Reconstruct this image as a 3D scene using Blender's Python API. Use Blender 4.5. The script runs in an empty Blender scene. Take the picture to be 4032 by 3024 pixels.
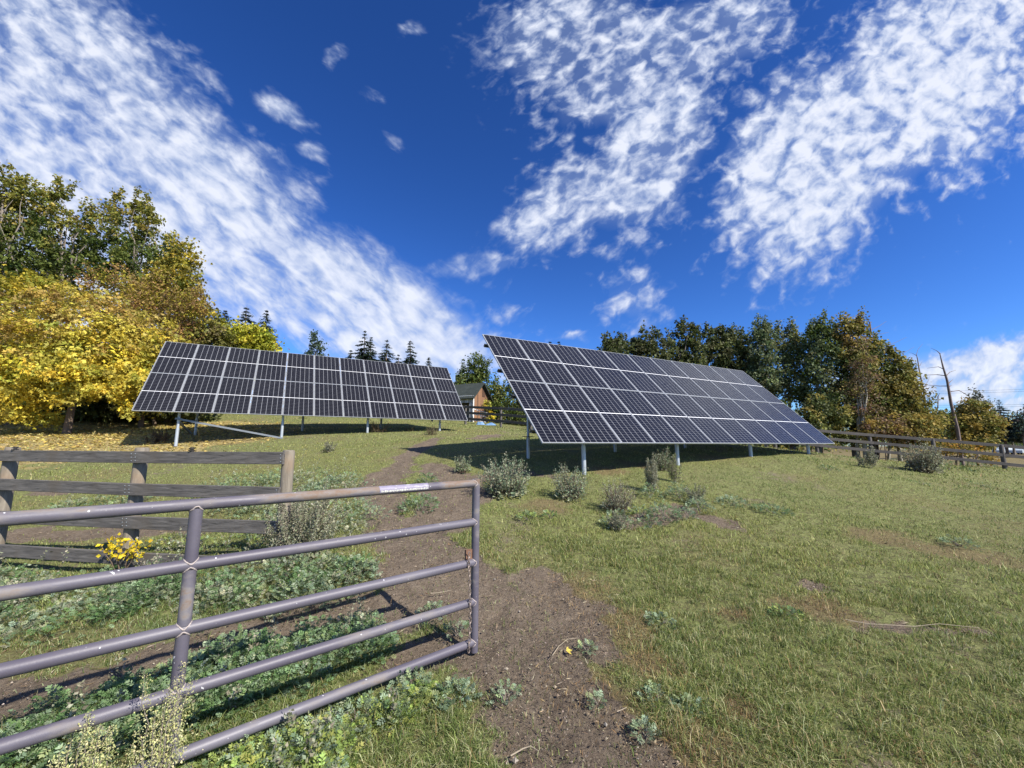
import bpy, math, random
import numpy as np
from mathutils import Vector, Matrix
random.seed(7)
RNG = np.random.default_rng(11)
S = bpy.context.scene
COL = S.collection
CAMZ = 1.55
F, CX, CY = 1615.0, 2016.0, 1512.0
PITCH = math.radians(8.42)
CP, SP = math.cos(PITCH), math.sin(PITCH)

# ------------------------------------------------------------------ helpers
def ratio(u, v):
    dx, dy = (u - CX) / F, (CY - v) / F
    y = CP - SP * dy
    return dx / y, (SP + CP * dy) / y
def at(u, v, Y):
    a, b = ratio(u, v)
    return np.array([a * Y, Y, CAMZ + b * Y])
def unit(a):
    a = np.asarray(a, float)
    return a / (np.linalg.norm(a, axis=-1, keepdims=True) + 1e-12)

def hash2(ix, iy, s):
    n = (ix.astype(np.int64) * 374761393 + iy.astype(np.int64) * 668265263 + s * 1442695041) & 0xFFFFFFFF
    n = ((n ^ (n >> 13)) * 1274126177) & 0xFFFFFFFF
    n = (n ^ (n >> 16)) & 0xFFFFFFFF
    return n / 4294967295.0
def vnoise(x, y, s=0):
    x = np.asarray(x, float); y = np.asarray(y, float)
    ix, iy = np.floor(x), np.floor(y)
    fx, fy = x - ix, y - iy
    fx = fx * fx * (3 - 2 * fx); fy = fy * fy * (3 - 2 * fy)
    a = hash2(ix, iy, s); b = hash2(ix + 1, iy, s); c = hash2(ix, iy + 1, s); d = hash2(ix + 1, iy + 1, s)
    return (a * (1 - fx) + b * fx) * (1 - fy) + (c * (1 - fx) + d * fx) * fy
def fbm(x, y, s=0, o=4):
    t = 0; a = .5
    for i in range(o):
        t = t + a * vnoise(x * 2 ** i, y * 2 ** i, s + i * 17); a *= .5
    return t / .9375
def sstep(a, b, x):
    t = np.clip((x - a) / (b - a), 0, 1); return t * t * (3 - 2 * t)

def link(o, parent=None):
    COL.objects.link(o)
    if parent is not None: o.parent = parent
    return o
def tag(o, label=None, cat=None, group=None, kind=None):
    if label: o['label'] = label
    if cat: o['category'] = cat
    if group: o['group'] = group
    if kind: o['kind'] = kind
    return o
def empty(name, loc, rotz=0, label=None, cat=None, group=None):
    o = bpy.data.objects.new(name, None); COL.objects.link(o)
    o.location = Vector([float(c) for c in loc]); o.rotation_euler = (0, 0, rotz)
    o.empty_display_size = .2
    return tag(o, label, cat, group)
def np_mesh(name, V, polys, cols=None, smooth=False, mat_idx=None):
    """polys: list of int arrays (n,3) or (n,4); cols: (nv,3)"""
    me = bpy.data.meshes.new(name)
    V = np.asarray(V, np.float32)
    me.vertices.add(len(V)); me.vertices.foreach_set('co', V.ravel())
    loops = np.concatenate([p.ravel() for p in polys]).astype(np.int32)
    starts = []; off = 0
    for p in polys:
        n, k = p.shape
        starts.append(off + np.arange(n) * k); off += n * k
    starts = np.concatenate(starts).astype(np.int32)
    me.loops.add(len(loops)); me.loops.foreach_set('vertex_index', loops)
    me.polygons.add(len(starts)); me.polygons.foreach_set('loop_start', starts)
    me.polygons.foreach_set('use_smooth', np.full(len(starts), bool(smooth)))
    if mat_idx is not None: me.polygons.foreach_set('material_index', np.asarray(mat_idx, np.int32))
    if cols is not None:
        at_ = me.attributes.new('Col', 'FLOAT_COLOR', 'POINT')
        c = np.ones((len(V), 4), np.float32); c[:, :3] = cols
        at_.data.foreach_set('color', c.ravel())
    me.update(calc_edges=True); me.validate()
    return me
def add(name, me, mat, parent=None, loc=None):
    o = bpy.data.objects.new(name, me)
    for m in (mat if isinstance(mat, (list, tuple)) else [mat]): me.materials.append(m)
    link(o, parent)
    if loc is not None: o.location = Vector([float(c) for c in loc])
    return o

class MB:
    """collects boxes and tubes into one mesh"""
    def __init__(s): s.V = []; s.F3 = []; s.F4 = []; s.m4 = []; s.m3 = []; s.n = 0
    def raw(s, V, F4=None, F3=None, m=0):
        V = np.asarray(V, float)
        if F4 is not None and len(F4): s.F4.append(np.asarray(F4) + s.n); s.m4 += [m] * len(F4)
        if F3 is not None and len(F3): s.F3.append(np.asarray(F3) + s.n); s.m3 += [m] * len(F3)
        s.V.append(V); s.n += len(V)
    def obox(s, c, ax, ay, az, m=0, bev=0):
        c = np.asarray(c, float); ax, ay, az = [np.asarray(a, float) for a in (ax, ay, az)]
        if bev:
            # box whose long (ax) edges are chamfered
            ly, lz = np.linalg.norm(ay), np.linalg.norm(az)
            by, bz = bev / ly, bev / lz
            prof = [(-1 + by, -1), (1 - by, -1), (1, -1 + bz), (1, 1 - bz), (1 - by, 1), (-1 + by, 1), (-1, 1 - bz), (-1, -1 + bz)]
            V = [c + sx * ax + p * ay + q * az for sx in (-1, 1) for p, q in prof]
            F4 = [(i, (i + 1) % 8, 8 + (i + 1) % 8, 8 + i) for i in range(8)]
            V += [c - ax, c + ax]
            F3 = [(16, (i + 1) % 8, i) for i in range(8)] + [(17, 8 + i, 8 + (i + 1) % 8) for i in range(8)]
            s.raw(V, F4, F3, m); return
        V = [c + i * ax + j * ay + k * az for i in (-1, 1) for j in (-1, 1) for k in (-1, 1)]
        F4 = [(0, 1, 3, 2), (4, 6, 7, 5), (0, 4, 5, 1), (2, 3, 7, 6), (0, 2, 6, 4), (1, 5, 7, 3)]
        s.raw(V, F4, None, m)
    def box(s, c, sx, sy, sz, m=0): s.obox(c, (sx / 2, 0, 0), (0, sy / 2, 0), (0, 0, sz / 2), m)
    def tube(s, pts, rad, n=12, m=0, cap=True):
        pts = np.asarray(pts, float); k = len(pts)
        rad = np.full(k, rad) if np.isscalar(rad) else np.asarray(rad, float)
        T = np.gradient(pts, axis=0); T = unit(T)
        ref = np.array([0, 0, 1.]) if abs(T[0][2]) < .9 else np.array([1., 0, 0])
        V = []
        for i in range(k):
            a = unit(np.cross(T[i], ref)); b = np.cross(T[i], a)
            th = np.arange(n) * 2 * np.pi / n
            V.append(pts[i] + rad[i] * (np.cos(th)[:, None] * a + np.sin(th)[:, None] * b))
        V = np.concatenate(V)
        F4 = [(i * n + j, i * n + (j + 1) % n, (i + 1) * n + (j + 1) % n, (i + 1) * n + j) for i in range(k - 1) for j in range(n)]
        F3 = []
        if cap:
            V = np.concatenate([V, pts[:1], pts[-1:]]); c0 = k * n
            F3 = [(c0, (j + 1) % n, j) for j in range(n)] + [(c0 + 1, (k - 1) * n + j, (k - 1) * n + (j + 1) % n) for j in range(n)]
        s.raw(V, F4, F3, m)
    def mesh(s, name, smooth=False, cols=None):
        P = []; mi = []
        if s.F4: P.append(np.concatenate(s.F4)); mi += s.m4
        if s.F3: P.append(np.concatenate(s.F3)); mi += s.m3
        return np_mesh(name, np.concatenate(s.V), P, cols, smooth, mi)
    def build(s, name, mat, parent=None, smooth=False):
        me = s.mesh(name, smooth)
        if smooth:
            me.set_sharp_from_angle(angle=math.radians(40))
        return add(name, me, mat, parent)

# ------------------------------------------------------------------ materials
def newmat(name):
    m = bpy.data.materials.new(name); m.use_nodes = True
    nt = m.node_tree; nt.nodes.clear()
    out = nt.nodes.new('ShaderNodeOutputMaterial')
    return m, nt, out
class N:
    def __init__(s, nt): s.nt = nt
    def __call__(s, t, **kw):
        n = s.nt.nodes.new('ShaderNode' + t)
        for k, v in kw.items():
            if k.startswith('i_'):
                key = k[2:]; key = int(key) if key.isdigit() else key.replace('_', ' ')
                if hasattr(v, 'is_output') or isinstance(v, bpy.types.NodeSocket): s.nt.links.new(v, n.inputs[key])
                else: n.inputs[key].default_value = v
            else: setattr(n, k, v)
        return n
    def math(s, op, a, b=None, c=None, clamp=False):
        n = s.nt.nodes.new('ShaderNodeMath'); n.operation = op; n.use_clamp = clamp
        for i, v in enumerate((a, b, c)):
            if v is None: continue
            if isinstance(v, bpy.types.NodeSocket): s.nt.links.new(v, n.inputs[i])
            else: n.inputs[i].default_value = v
        return n.outputs[0]
    def vmath(s, op, a, b=None):
        n = s.nt.nodes.new('ShaderNodeVectorMath'); n.operation = op
        for i, v in enumerate((a, b)):
            if v is None: continue
            if isinstance(v, bpy.types.NodeSocket): s.nt.links.new(v, n.inputs[i])
            else: n.inputs[i].default_value = v
        return n.outputs['Value'] if op in ('LENGTH', 'DOT_PRODUCT') else n.outputs[0]
    def noise(s, vec, scale, detail=4, rough=.55, dist=0, out='Fac'):
        n = s('TexNoise', i_Vector=vec, i_Scale=scale, i_Detail=detail, i_Roughness=rough, i_Distortion=dist)
        return n.outputs[out]
    def ramp(s, fac, stops, interp='LINEAR'):
        n = s.nt.nodes.new('ShaderNodeValToRGB'); s.nt.links.new(fac, n.inputs[0])
        cr = n.color_ramp; cr.interpolation = interp
        while len(cr.elements) < len(stops): cr.elements.new(.5)
        for e, (p, c) in zip(cr.elements, stops):
            e.position = p; e.color = (c[0], c[1], c[2], 1) if not np.isscalar(c) else (c, c, c, 1)
        return n.outputs[0]
    def mix(s, fac, a, b, mode='MIX'):
        n = s.nt.nodes.new('ShaderNodeMix'); n.data_type = 'RGBA'; n.blend_type = mode
        for i, v in ((0, fac), (6, a), (7, b)):
            if isinstance(v, bpy.types.NodeSocket): s.nt.links.new(v, n.inputs[i])
            elif i == 0: n.inputs[0].default_value = v
            else: n.inputs[i].default_value = (*v, 1)
        return n.outputs[2]
    def link(s, a, b): s.nt.links.new(a, b)

def mat_leaf(name, trans=.3, rough=.55, spec=.25):
    m, nt, out = newmat(name); n = N(nt)
    a = n('Attribute', attribute_name='Col')
    p = n('BsdfPrincipled', i_Base_Color=a.outputs['Color'], i_Roughness=rough)
    p.inputs['Specular IOR Level'].default_value = spec
    t = n('BsdfTranslucent', i_Color=a.outputs['Color'])
    mx = n('MixShader', i_0=trans); n.link(p.outputs[0], mx.inputs[1]); n.link(t.outputs[0], mx.inputs[2])
    n.link(mx.outputs[0], out.inputs[0]); return m
M = {}
M['leaf'] = mat_leaf('leaf', .35)
M['grass'] = mat_leaf('grass_blade', .3, .6)
M['needle'] = mat_leaf('needle', .1, .6)
M['straw'] = mat_leaf('straw', .1, .8, .1)

def mat_simple(name, col, rough=.6, metal=0, nscale=8, var=.25, bump=.2, stretch=(1, 1, 1), bscale=None):
    m, nt, out = newmat(name); n = N(nt)
    tc = n('TexCoord').outputs['Object']
    mp = n('Mapping', i_Vector=tc); mp.inputs['Scale'].default_value = stretch
    f = n.noise(mp.outputs[0], nscale, 5, .6)
    c = n.mix(f, tuple(x * (1 - var) for x in col), tuple(min(1, x * (1 + var)) for x in col))
    p = n('BsdfPrincipled', i_Base_Color=c, i_Roughness=rough, i_Metallic=metal)
    f2 = n.noise(mp.outputs[0], bscale or nscale * 4, 5, .6)
    b = n('Bump', i_Height=f2, i_Strength=bump, i_Distance=.01)
    n.link(b.outputs[0], p.inputs['Normal'])
    n.link(p.outputs[0], out.inputs[0]); return m
M['deadstraw'] = mat_simple('dead_straw', (.30, .25, .18), .9, 0, 30, .3, .1)
M['galv'] = mat_simple('galvanised_steel', (.42, .46, .50), .45, .35, 6, .18, .05)
M['dullsteel'] = mat_simple('dull_steel_channel', (.20, .22, .24), .5, .4, 6, .2, .05)
M['alu'] = mat_simple('aluminium_frame', (.46, .48, .50), .35, .2, 3, .05, .0)
M['darkmetal'] = mat_simple('dark_steel', (.05, .055, .06), .5, .5, 6, .3, .05)
M['bark'] = mat_simple('brown_bark', (.14, .10, .07), .9, 0, 6, .45, 1, (1, 1, .25))
M['greybark'] = mat_simple('grey_bark', (.20, .17, .14), .9, 0, 6, .45, 1, (1, 1, .25))
M['palebark'] = mat_simple('pale_aspen_bark', (.30, .28, .23), .8, 0, 5, .35, .6, (1, 1, .5))
M['deadbark'] = mat_simple('dead_weathered_bark', (.16, .12, .11), .9, 0, 6, .4, 1, (1, 1, .25))
M['black'] = mat_simple('black_plastic', (.012, .012, .013), .45, 0, 8, .2, 0)
M['tarp'] = mat_simple('blue_tarp', (.13, .24, .42), .5, 0, 3, .25, .5)
M['whitepaint'] = mat_simple('white_paint', (.72, .72, .70), .6, 0, 6, .12, .2)
M['glass'] = mat_simple('car_glass', (.02, .025, .03), .1, 0, 6, .1, 0)
M['carpaint'] = mat_simple('pale_car_paint', (.45, .5, .52), .35, 0, 2, .05, 0)
M['tyre'] = mat_simple('tyre_rubber', (.02, .02, .02), .8, 0, 2, .1, 0)
M['rust'] = mat_simple('rusty_steel', (.20, .11, .07), .8, .3, 20, .5, .3)
M['chain'] = mat_simple('weathered_chain_steel', (.26, .21, .18), .55, .6, 40, .4, .1)

def mat_wood(name, dark, pale, ochre, along='X'):
    m, nt, out = newmat(name); n = N(nt)
    tc = n('TexCoord').outputs['Object']
    mp = n('Mapping', i_Vector=tc)
    mp.inputs['Scale'].default_value = {'X': (1, 9, 9), 'Z': (9, 9, 1)}[along]
    g = n.noise(mp.outputs[0], 4, 8, .65, .6)
    blot = n.noise(tc, 2.2, 3, .5)
    c = n.ramp(g, [(.3, dark), (.55, tuple((a + b) / 2 for a, b in zip(dark, pale))), (.78, pale)])
    c2 = n.mix(n.ramp(blot, [(.52, 0.), (.72, 1.)]), c, ochre)
    knots = n('TexVoronoi', i_Vector=mp.outputs[0], i_Scale=.9).outputs['Distance']
    c2 = n.mix(n.ramp(knots, [(.04, .8), (.11, 0.)]), c2, tuple(x * .4 for x in dark))
    p = n('BsdfPrincipled', i_Base_Color=c2, i_Roughness=.85)
    b = n('Bump', i_Height=g, i_Strength=.5, i_Distance=.01)
    n.link(b.outputs[0], p.inputs['Normal']); n.link(p.outputs[0], out.inputs[0]); return m
M['rail'] = mat_wood('weathered_dark_rail', (.035, .032, .030), (.19, .175, .16), (.095, .08, .065))
M['railfar'] = mat_wood('weathered_grey_rail', (.05, .045, .042), (.15, .13, .12), (.08, .07, .06))
M['post'] = mat_wood('weathered_post', (.13, .11, .085), (.30, .26, .20), (.20, .12, .06), 'Z')

def mat_ground():
    m, nt, out = newmat('pasture_ground'); n = N(nt)
    pos = n('NewGeometry').outputs['Position']
    dirt = n('Attribute', attribute_name='dirt').outputs['Fac']
    lit = n('Attribute', attribute_name='litter').outputs['Fac']
    dry = n('Attribute', attribute_name='dry').outputs['Fac']
    big = n.noise(pos, .5, 5, .6); mid = n.noise(pos, 5, 5, .65); fine = n.noise(pos, 30, 7, .75); speck = n.noise(pos, 110, 3, .6)
    g1 = n.ramp(mid, [(.3, (.10, .115, .042)), (.5, (.155, .17, .06)), (.72, (.22, .225, .09))])
    g2 = n.ramp(fine, [(.3, (.08, .095, .03)), (.5, (.19, .21, .07)), (.75, (.33, .33, .15))])
    g = n.mix(.65, g1, g2)
    sp2 = n.noise(pos, 14, 6, .75)
    g = n.mix(n.ramp(sp2, [(.36, .9), (.54, 0.)]), g, (.085, .068, .040))
    g = n.mix(n.ramp(sp2, [(.56, 0.), (.72, .5)]), g, (.32, .30, .16))
    g = n.mix(n.math('MULTIPLY', n.ramp(big, [(.48, 0.), (.65, 1.)]), .25), g, (.19, .165, .08))
    g = n.mix(n.math('MULTIPLY', dry, .75), g, (.17, .125, .065))
    d1 = n.ramp(mid, [(.3, (.095, .072, .052)), (.55, (.165, .130, .095)), (.75, (.235, .19, .145))])
    d2 = n.ramp(fine, [(.3, (.05, .037, .027)), (.5, (.155, .12, .088)), (.72, (.29, .24, .18))])
    d = n.mix(.5, d1, d2)
    d = n.mix(n.ramp(speck, [(.66, 0.), (.72, .6)]), d, (.34, .30, .22))
    edge = n.math('ADD', dirt, n.math('MULTIPLY', n.math('SUBTRACT', fine, .5), 1.1))
    edge = n.math('ADD', edge, n.math('MULTIPLY', n.math('SUBTRACT', mid, .5), .9))
    c = n.mix(n.ramp(edge, [(.38, 0.), (.62, 1.)]), g, d)
    vor = n('TexVoronoi', i_Vector=pos, i_Scale=9.)
    l1 = n.ramp(vor.outputs['Color'], [(.2, (.24, .19, .08)), (.5, (.40, .31, .12)), (.8, (.30, .24, .13))])
    litn = n.math('ADD', lit, n.math('MULTIPLY', n.math('SUBTRACT', fine, .5), 1.2))
    c = n.mix(n.ramp(litn, [(.4, 0.), (.6, .85)]), c, l1)
    p = n('BsdfPrincipled', i_Base_Color=c, i_Roughness=.95)
    p.inputs['Specular IOR Level'].default_value = .15
    h = n.math('ADD', n.math('MULTIPLY', mid, .6), n.math('MULTIPLY', fine, .35))
    b = n('Bump', i_Height=h, i_Strength=1.0, i_Distance=.09)
    n.link(b.outputs[0], p.inputs['Normal']); n.link(p.outputs[0], out.inputs[0]); return m
M['ground'] = mat_ground()

PW, PH, PGAP = 1.045, 2.063, .013      # one solar panel
def mat_panel():
    m, nt, out = newmat('solar_cells'); n = N(nt)
    tc = n('TexCoord').outputs['Object']
    sx = n('SeparateXYZ', i_0=tc)
    x, y = sx.outputs[0], sx.outputs[1]
    cw = (PW - .05) / 6
    fx = n.math('FRACT', n.math('DIVIDE', n.math('SUBTRACT', x, .025), cw))
    lx = n.math('LESS_THAN', n.math('ABSOLUTE', n.math('SUBTRACT', n.math('ABSOLUTE', n.math('SUBTRACT', fx, .5)), .5)), .030)
    half = (PH - .05 - .022) / 2; chh = half / 12
    yy = n.math('SUBTRACT', y, .025)
    up = n.math('GREATER_THAN', yy, half + .011)
    yl = n.math('SUBTRACT', yy, n.math('MULTIPLY', up, half + .022))
    fy = n.math('FRACT', n.math('DIVIDE', yl, chh))
    ly = n.math('LESS_THAN', n.math('ABSOLUTE', n.math('SUBTRACT', n.math('ABSOLUTE', n.math('SUBTRACT', fy, .5)), .5)), .034)
    mid = n.math('LESS_THAN', n.math('ABSOLUTE', n.math('SUBTRACT', yy, half + .011)), .010)
    bus = n.math('MULTIPLY', n.math('LESS_THAN', n.math('FRACT', n.math('MULTIPLY', fx, 9)), .08), .04)
    info = n('ObjectInfo').outputs['Random']
    cell = n.mix(info, (.003, .003, .005), (.005, .005, .007))
    c = n.mix(bus, cell, (.25, .26, .30))
    c = n.mix(n.math('MULTIPLY', ly, .26), c, (.40, .41, .44))
    c = n.mix(n.math('MULTIPLY', lx, .34), c, (.70, .72, .76))
    c = n.mix(mid, c, (.80, .81, .82))
    p = n('BsdfPrincipled', i_Base_Color=c, i_Roughness=.22)
    p.inputs['IOR'].default_value = 1.38
    sm = n.noise(tc, 3, 4, .6)
    n.link(n.ramp(sm, [(.3, .12), (.7, .3)]), p.inputs['Roughness'])
    # thin film of field dust
    du = n('BsdfDiffuse', i_Color=(.42, .38, .40, 1))
    mx = n('MixShader', i_0=.01); n.link(p.outputs[0], mx.inputs[1]); n.link(du.outputs[0], mx.inputs[2])
    n.link(mx.outputs[0], out.inputs[0]); return m
M['panel'] = mat_panel()

def mat_gate():
    m, nt, out = newmat('purple_grey_gate_paint'); n = N(nt)
    tc = n('TexCoord').outputs['Object']
    mp = n('Mapping', i_Vector=tc); mp.inputs['Scale'].default_value = (1, 5, 3)
    r = n.noise(mp.outputs[0], 2.2, 6, .62)
    fade = n.noise(mp.outputs[0], 1.1, 3, .5)
    fine = n.noise(tc, 70, 3, .6)
    sc = n.noise(tc, 38, 2, .5)
    base = n.mix(n.ramp(fade, [(.35, 0.), (.65, 1.)]), (.082, .073, .096), (.128, .12, .142))
    base = n.mix(n.ramp(fine, [(.25, .5), (.4, 0.)]), base, (.12, .10, .12))
    # rust band on the upper rails where the paint has worn through
    sz = n('SeparateXYZ', i_0=tc).outputs
    rr = n.math('ADD', r, n.math('MULTIPLY', n.math('SUBTRACT', sz[2], .95), .09))
    rust = n.ramp(n.math('ADD', rr, n.math('MULTIPLY', n.math('SUBTRACT', fine, .5), .12)), [(.60, 0.), (.70, .75)])
    warm = n.ramp(rr, [(.52, 0.), (.64, .5)])
    c = n.mix(warm, base, (.26, .23, .19))
    c = n.mix(rust, c, (.16, .095, .055))
    c = n.mix(n.ramp(sc, [(.72, 0.), (.745, .9)]), c, (.6, .6, .62))
    p = n('BsdfPrincipled', i_Base_Color=c)
    n.link(n.ramp(rr, [(.5, .5), (.65, .8)]), p.inputs['Roughness'])
    b = n('Bump', i_Height=fine, i_Strength=.15, i_Distance=.004)
    n.link(b.outputs[0], p.inputs['Normal']); n.link(p.outputs[0], out.inputs[0]); return m
M['gate'] = mat_gate()
M['weld'] = mat_simple('weld_bead', (.42, .36, .33), .6, .3, 60, .6, .5)
M['sticker'] = mat_simple('faded_lilac_sticker', (.22, .20, .27), .5, 0, 30, .35, .1)
M['stickerwhite'] = mat_simple('peeling_white_sticker', (.55, .55, .50), .6, 0, 40, .2, .2)

# ------------------------------------------------------------------ terrain (thin-plate surface through ground points)
YAW = math.radians(28.85); E1 = np.array([math.cos(YAW), math.sin(YAW), 0]); NH = np.array([-math.sin(YAW), math.cos(YAW), 0])
TILT = math.radians(45)
E2 = NH * math.cos(TILT) + np.array([0, 0, 1]) * math.sin(TILT)
EN = np.cross(E1, E2)                                   # panel normal, to the sun
OL = np.array([-12.2, 13.14, 1.07 + CAMZ]); OR = np.array([.60, 8.26, .02 + CAMZ])
def on_line(O, u, v, h):
    """point of the vertical plane h behind an array's lower edge that lies on the bearing of (u,v)"""
    k = ratio(u, v)[0]; B = O + NH * h
    a = (k * B[1] - B[0]) / (E1[0] - k * E1[1])
    return a, B + E1 * a
FH, RH = .42, 2.25
right_posts = [(2300, 1868, FH), (2669, 1830, FH), (2957, 1797, FH), (3184, 1787, FH), (2080, 1805, RH), (2423, 1790, RH), (2700, 1780, RH)]
left_posts = [(691, 1761, FH), (1108, 1725, FH), (1446, 1706, FH), (1731, 1697, FH), (768, 1713, RH), (1190, 1690, RH), (1500, 1683, RH)]
ctrl = [(-8, -8, -1.6), (0, -8, -1.6), (8, -8, -1.65), (-5, 1, -1.64), (0, 1, -1.64), (5, 1, -1.62), (-1.35, 2.45, -1.635), (-2.2, 1.6, -1.65), (-.8, 2.9, -1.61), (-25, -6, -1.2), (25, -6, -1.7),
        (5, 4, -1.46), (9, 7, -1.36), (14, 11, -1.1), (-60, 60, 3.6), (-20, 60, 3.6), (0, 60, 2.7), (30, 60, -1.0), (60, 60, -1.6), (-60, 10, .6),
        (-30, 12, .4), (60, 10, -1.6), (-60, -30, -1), (60, -40, -2.2), (0, -40, -2), (30, 26, -1.3), (18, 30, -.8), (-9, 6.5, -1.25)]
ctrl = [(x, y, z + CAMZ) for x, y, z in ctrl]
for (u, v, Y) in [(1870, 2562, 3.44), (1100, 2225, 4.6), (505, 2260, 4.85), (0, 2250, 5.1), (1830, 1672, 26), (2070, 1692, 21.5),
                  (3968, 1848, 17), (3220, 1792, 19), (250, 1708, 17), (0, 1722, 15.5), (480, 1690, 20), (1950, 1665, 31), (300, 1610, 30), (800, 1605, 28), (1300, 1628, 30), (1650, 1648, 31),
                  (2300, 2500, 3.62), (2016, 3010, 2.36)]:
    ctrl.append(tuple(at(u, v, Y)))
for O, L in ((OR, right_posts[:5]), (OL, left_posts[:5])):
    for u, v, h in L:
        a, P = on_line(O, u, v, h); ctrl.append((P[0], P[1], at(u, v, P[1])[2]))
C3 = np.array(ctrl)
def tpsk(r2): return np.where(r2 > 1e-9, r2 * np.log(r2 + 1e-12), 0)
_n = len(C3); A = np.zeros((_n + 3, _n + 3))
d2 = ((C3[:, None, :2] - C3[None, :, :2]) ** 2).sum(-1)
A[:_n, :_n] = tpsk(d2) + np.eye(_n) * .02
A[:_n, _n] = 1; A[:_n, _n + 1:] = C3[:, :2]; A[_n, :_n] = 1; A[_n + 1:, :_n] = C3[:, :2].T
TW = np.linalg.solve(A, np.concatenate([C3[:, 2], [0, 0, 0]]))
def gz(x, y):
    x = np.asarray(x, float); y = np.asarray(y, float); sh = x.shape
    x, y = x.ravel(), y.ravel()
    r = np.hypot(x, y); k = np.minimum(1, 70 / np.maximum(r, 1e-6)); x2, y2 = x * k, y * k
    z = np.zeros(len(x))
    for i in range(0, len(x), 100000):
        s = slice(i, i + 100000)
        dd = (x2[s, None] - C3[None, :, 0]) ** 2 + (y2[s, None] - C3[None, :, 1]) ** 2
        z[s] = tpsk(dd) @ TW[:_n] + TW[_n] + TW[_n + 1] * x2[s] + TW[_n + 2] * y2[s]
    z += (fbm(x * 1.3, y * 1.3, 5) - .5) * .05 * np.clip(r / 3, .4, 1.5)
    return z.reshape(sh)
def hit(u, v, y0=1.2, y1=60):
    a, b = ratio(u, v)
    Y = np.linspace(y0, y1, 1500)
    g = gz(a * Y, Y) - (CAMZ + b * Y)
    i = np.argmax(g > 0)
    if g[i] <= 0: i = len(Y) - 1
    if i > 0:
        t = g[i - 1] / (g[i - 1] - g[i]); y = Y[i - 1] + t * (Y[i] - Y[i - 1])
    else: y = Y[0]
    return np.array([a * y, y, float(gz(np.array([a * y]), np.array([y]))[0])])

paths = [  # worn paths: (pixel of the ground point, half width in m)
    [(2420, 3100, .42), (2300, 2900, .42), (2200, 2720, .45), (2080, 2540, .45), (1990, 2420, .5), (1840, 2310, .55), (1690, 2220, .5), (1650, 2130, .45), (1730, 2040, .42), (1800, 1960, .6), (1770, 1880, .5), (1700, 1830, .3)],
    [(1640, 2200, .3), (1530, 2080, .28), (1490, 1975, .32), (1510, 1890, .5), (1570, 1830, .3), (1640, 1770, .35), (1720, 1725, .25)],
    [(-500, 2860, .35), (-200, 2790, .33), (200, 2690, .30), (600, 2600, .28), (1000, 2520, .25), (1400, 2435, .3), (1750, 2380, .4)],
    [(1900, 2470, .35), (1750, 2545, .28), (1600, 2610, .22)], [(2060, 2600, .5), (2060, 2720, .4), (2150, 2860, .35)], [(2100, 2450, .5), (2330, 2560, .3)],
    [(1800, 1890, .4), (2050, 1860, .25), (2250, 1880, .1)],
    [(1880, 1725, .5), (1950, 1712, .4)],
    [(2480, 2050, .3), (2700, 2010, .25), (2900, 2070, .15)],
    [(3250, 2440, .06), (3550, 2470, .02), (3880, 2490, .02)],
    [(2850, 2290, .0), (3200, 2310, .0)],
    [(200, 1930, .35), (450, 1920, .3)], [(100, 2100, .3), (500, 2090, .3), (800, 2080, .2)],
    [(2100, 2300, .35), (2250, 2400, .35), (2150, 2600, .3)],
]
SEG = []
for pl in paths:
    H = [(hit(u, v)[:2], w) for u, v, w in pl]
    for (a, wa), (b, wb) in zip(H[:-1], H[1:]): SEG.append((a, wa, b, wb))
drys = [(hit(u, v)[:2], r) for u, v, r in [(3250, 2400, .28), (2900, 2420, .15), (2420, 2470, .35), (2250, 2350, .5), (2300, 2750, .4), (2560, 2620, .22), (2750, 2950, .25), (2900, 2800, .15),
                                           (2380, 1850, .5), (2500, 1830, .5), (2800, 1800, .5), (900, 1740, .8), (3100, 2380, .2), (2150, 1990, .5), (3500, 2120, .5), (3800, 2180, .5), (1550, 2260, .3)]]
def dist_seg(x, y):
    best = np.full(np.shape(x), 9.)
    for a, wa, b, wb in SEG:
        d = b - a; L = d @ d + 1e-9
        t = np.clip(((x - a[0]) * d[0] + (y - a[1]) * d[1]) / L, 0, 1)
        dd = 1 + (np.hypot(x - a[0] - t * d[0], y - a[1] - t * d[1]) - (wa + (wb - wa) * t)) / .34
        best = np.minimum(best, dd)
    return best
def masks(x, y):
    d = dist_seg(x, y) + (fbm(x * 1.6, y * 1.6, 3) - .5) * 1.3 + (fbm(x * 7, y * 7, 9) - .5) * 1.3
    dirt = 1 - sstep(.6, 1.35, d)
    n = fbm(x * .9 + 5, y * .9, 21)
    dirt = np.maximum(dirt, .42 * sstep(.62, .74, n) * (np.hypot(x, y) < 40))
    dry = np.zeros(np.shape(x))
    for c, r in drys:
        dry = np.maximum(dry, 1 - sstep(.5, 1.3, np.hypot(x - c[0], y - c[1]) / r + (fbm(x * 4, y * 4, 33) - .5) * 1.2))
    dry = np.maximum(dry, .4 * sstep(.55, .75, fbm(x * .6, y * .6, 71)))
    far = sstep(19, 24, y) * sstep(8, 13, x)
    dry = np.maximum(dry, far)
    lit = sstep(.35, .75, (1 - sstep(3.5, 9.5, np.hypot((x + 17.5) * .75, y - 16.5))) + (fbm(x * 1.2, y * 1.2, 55) - .5) * .6)
    return dirt, dry, lit

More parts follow.
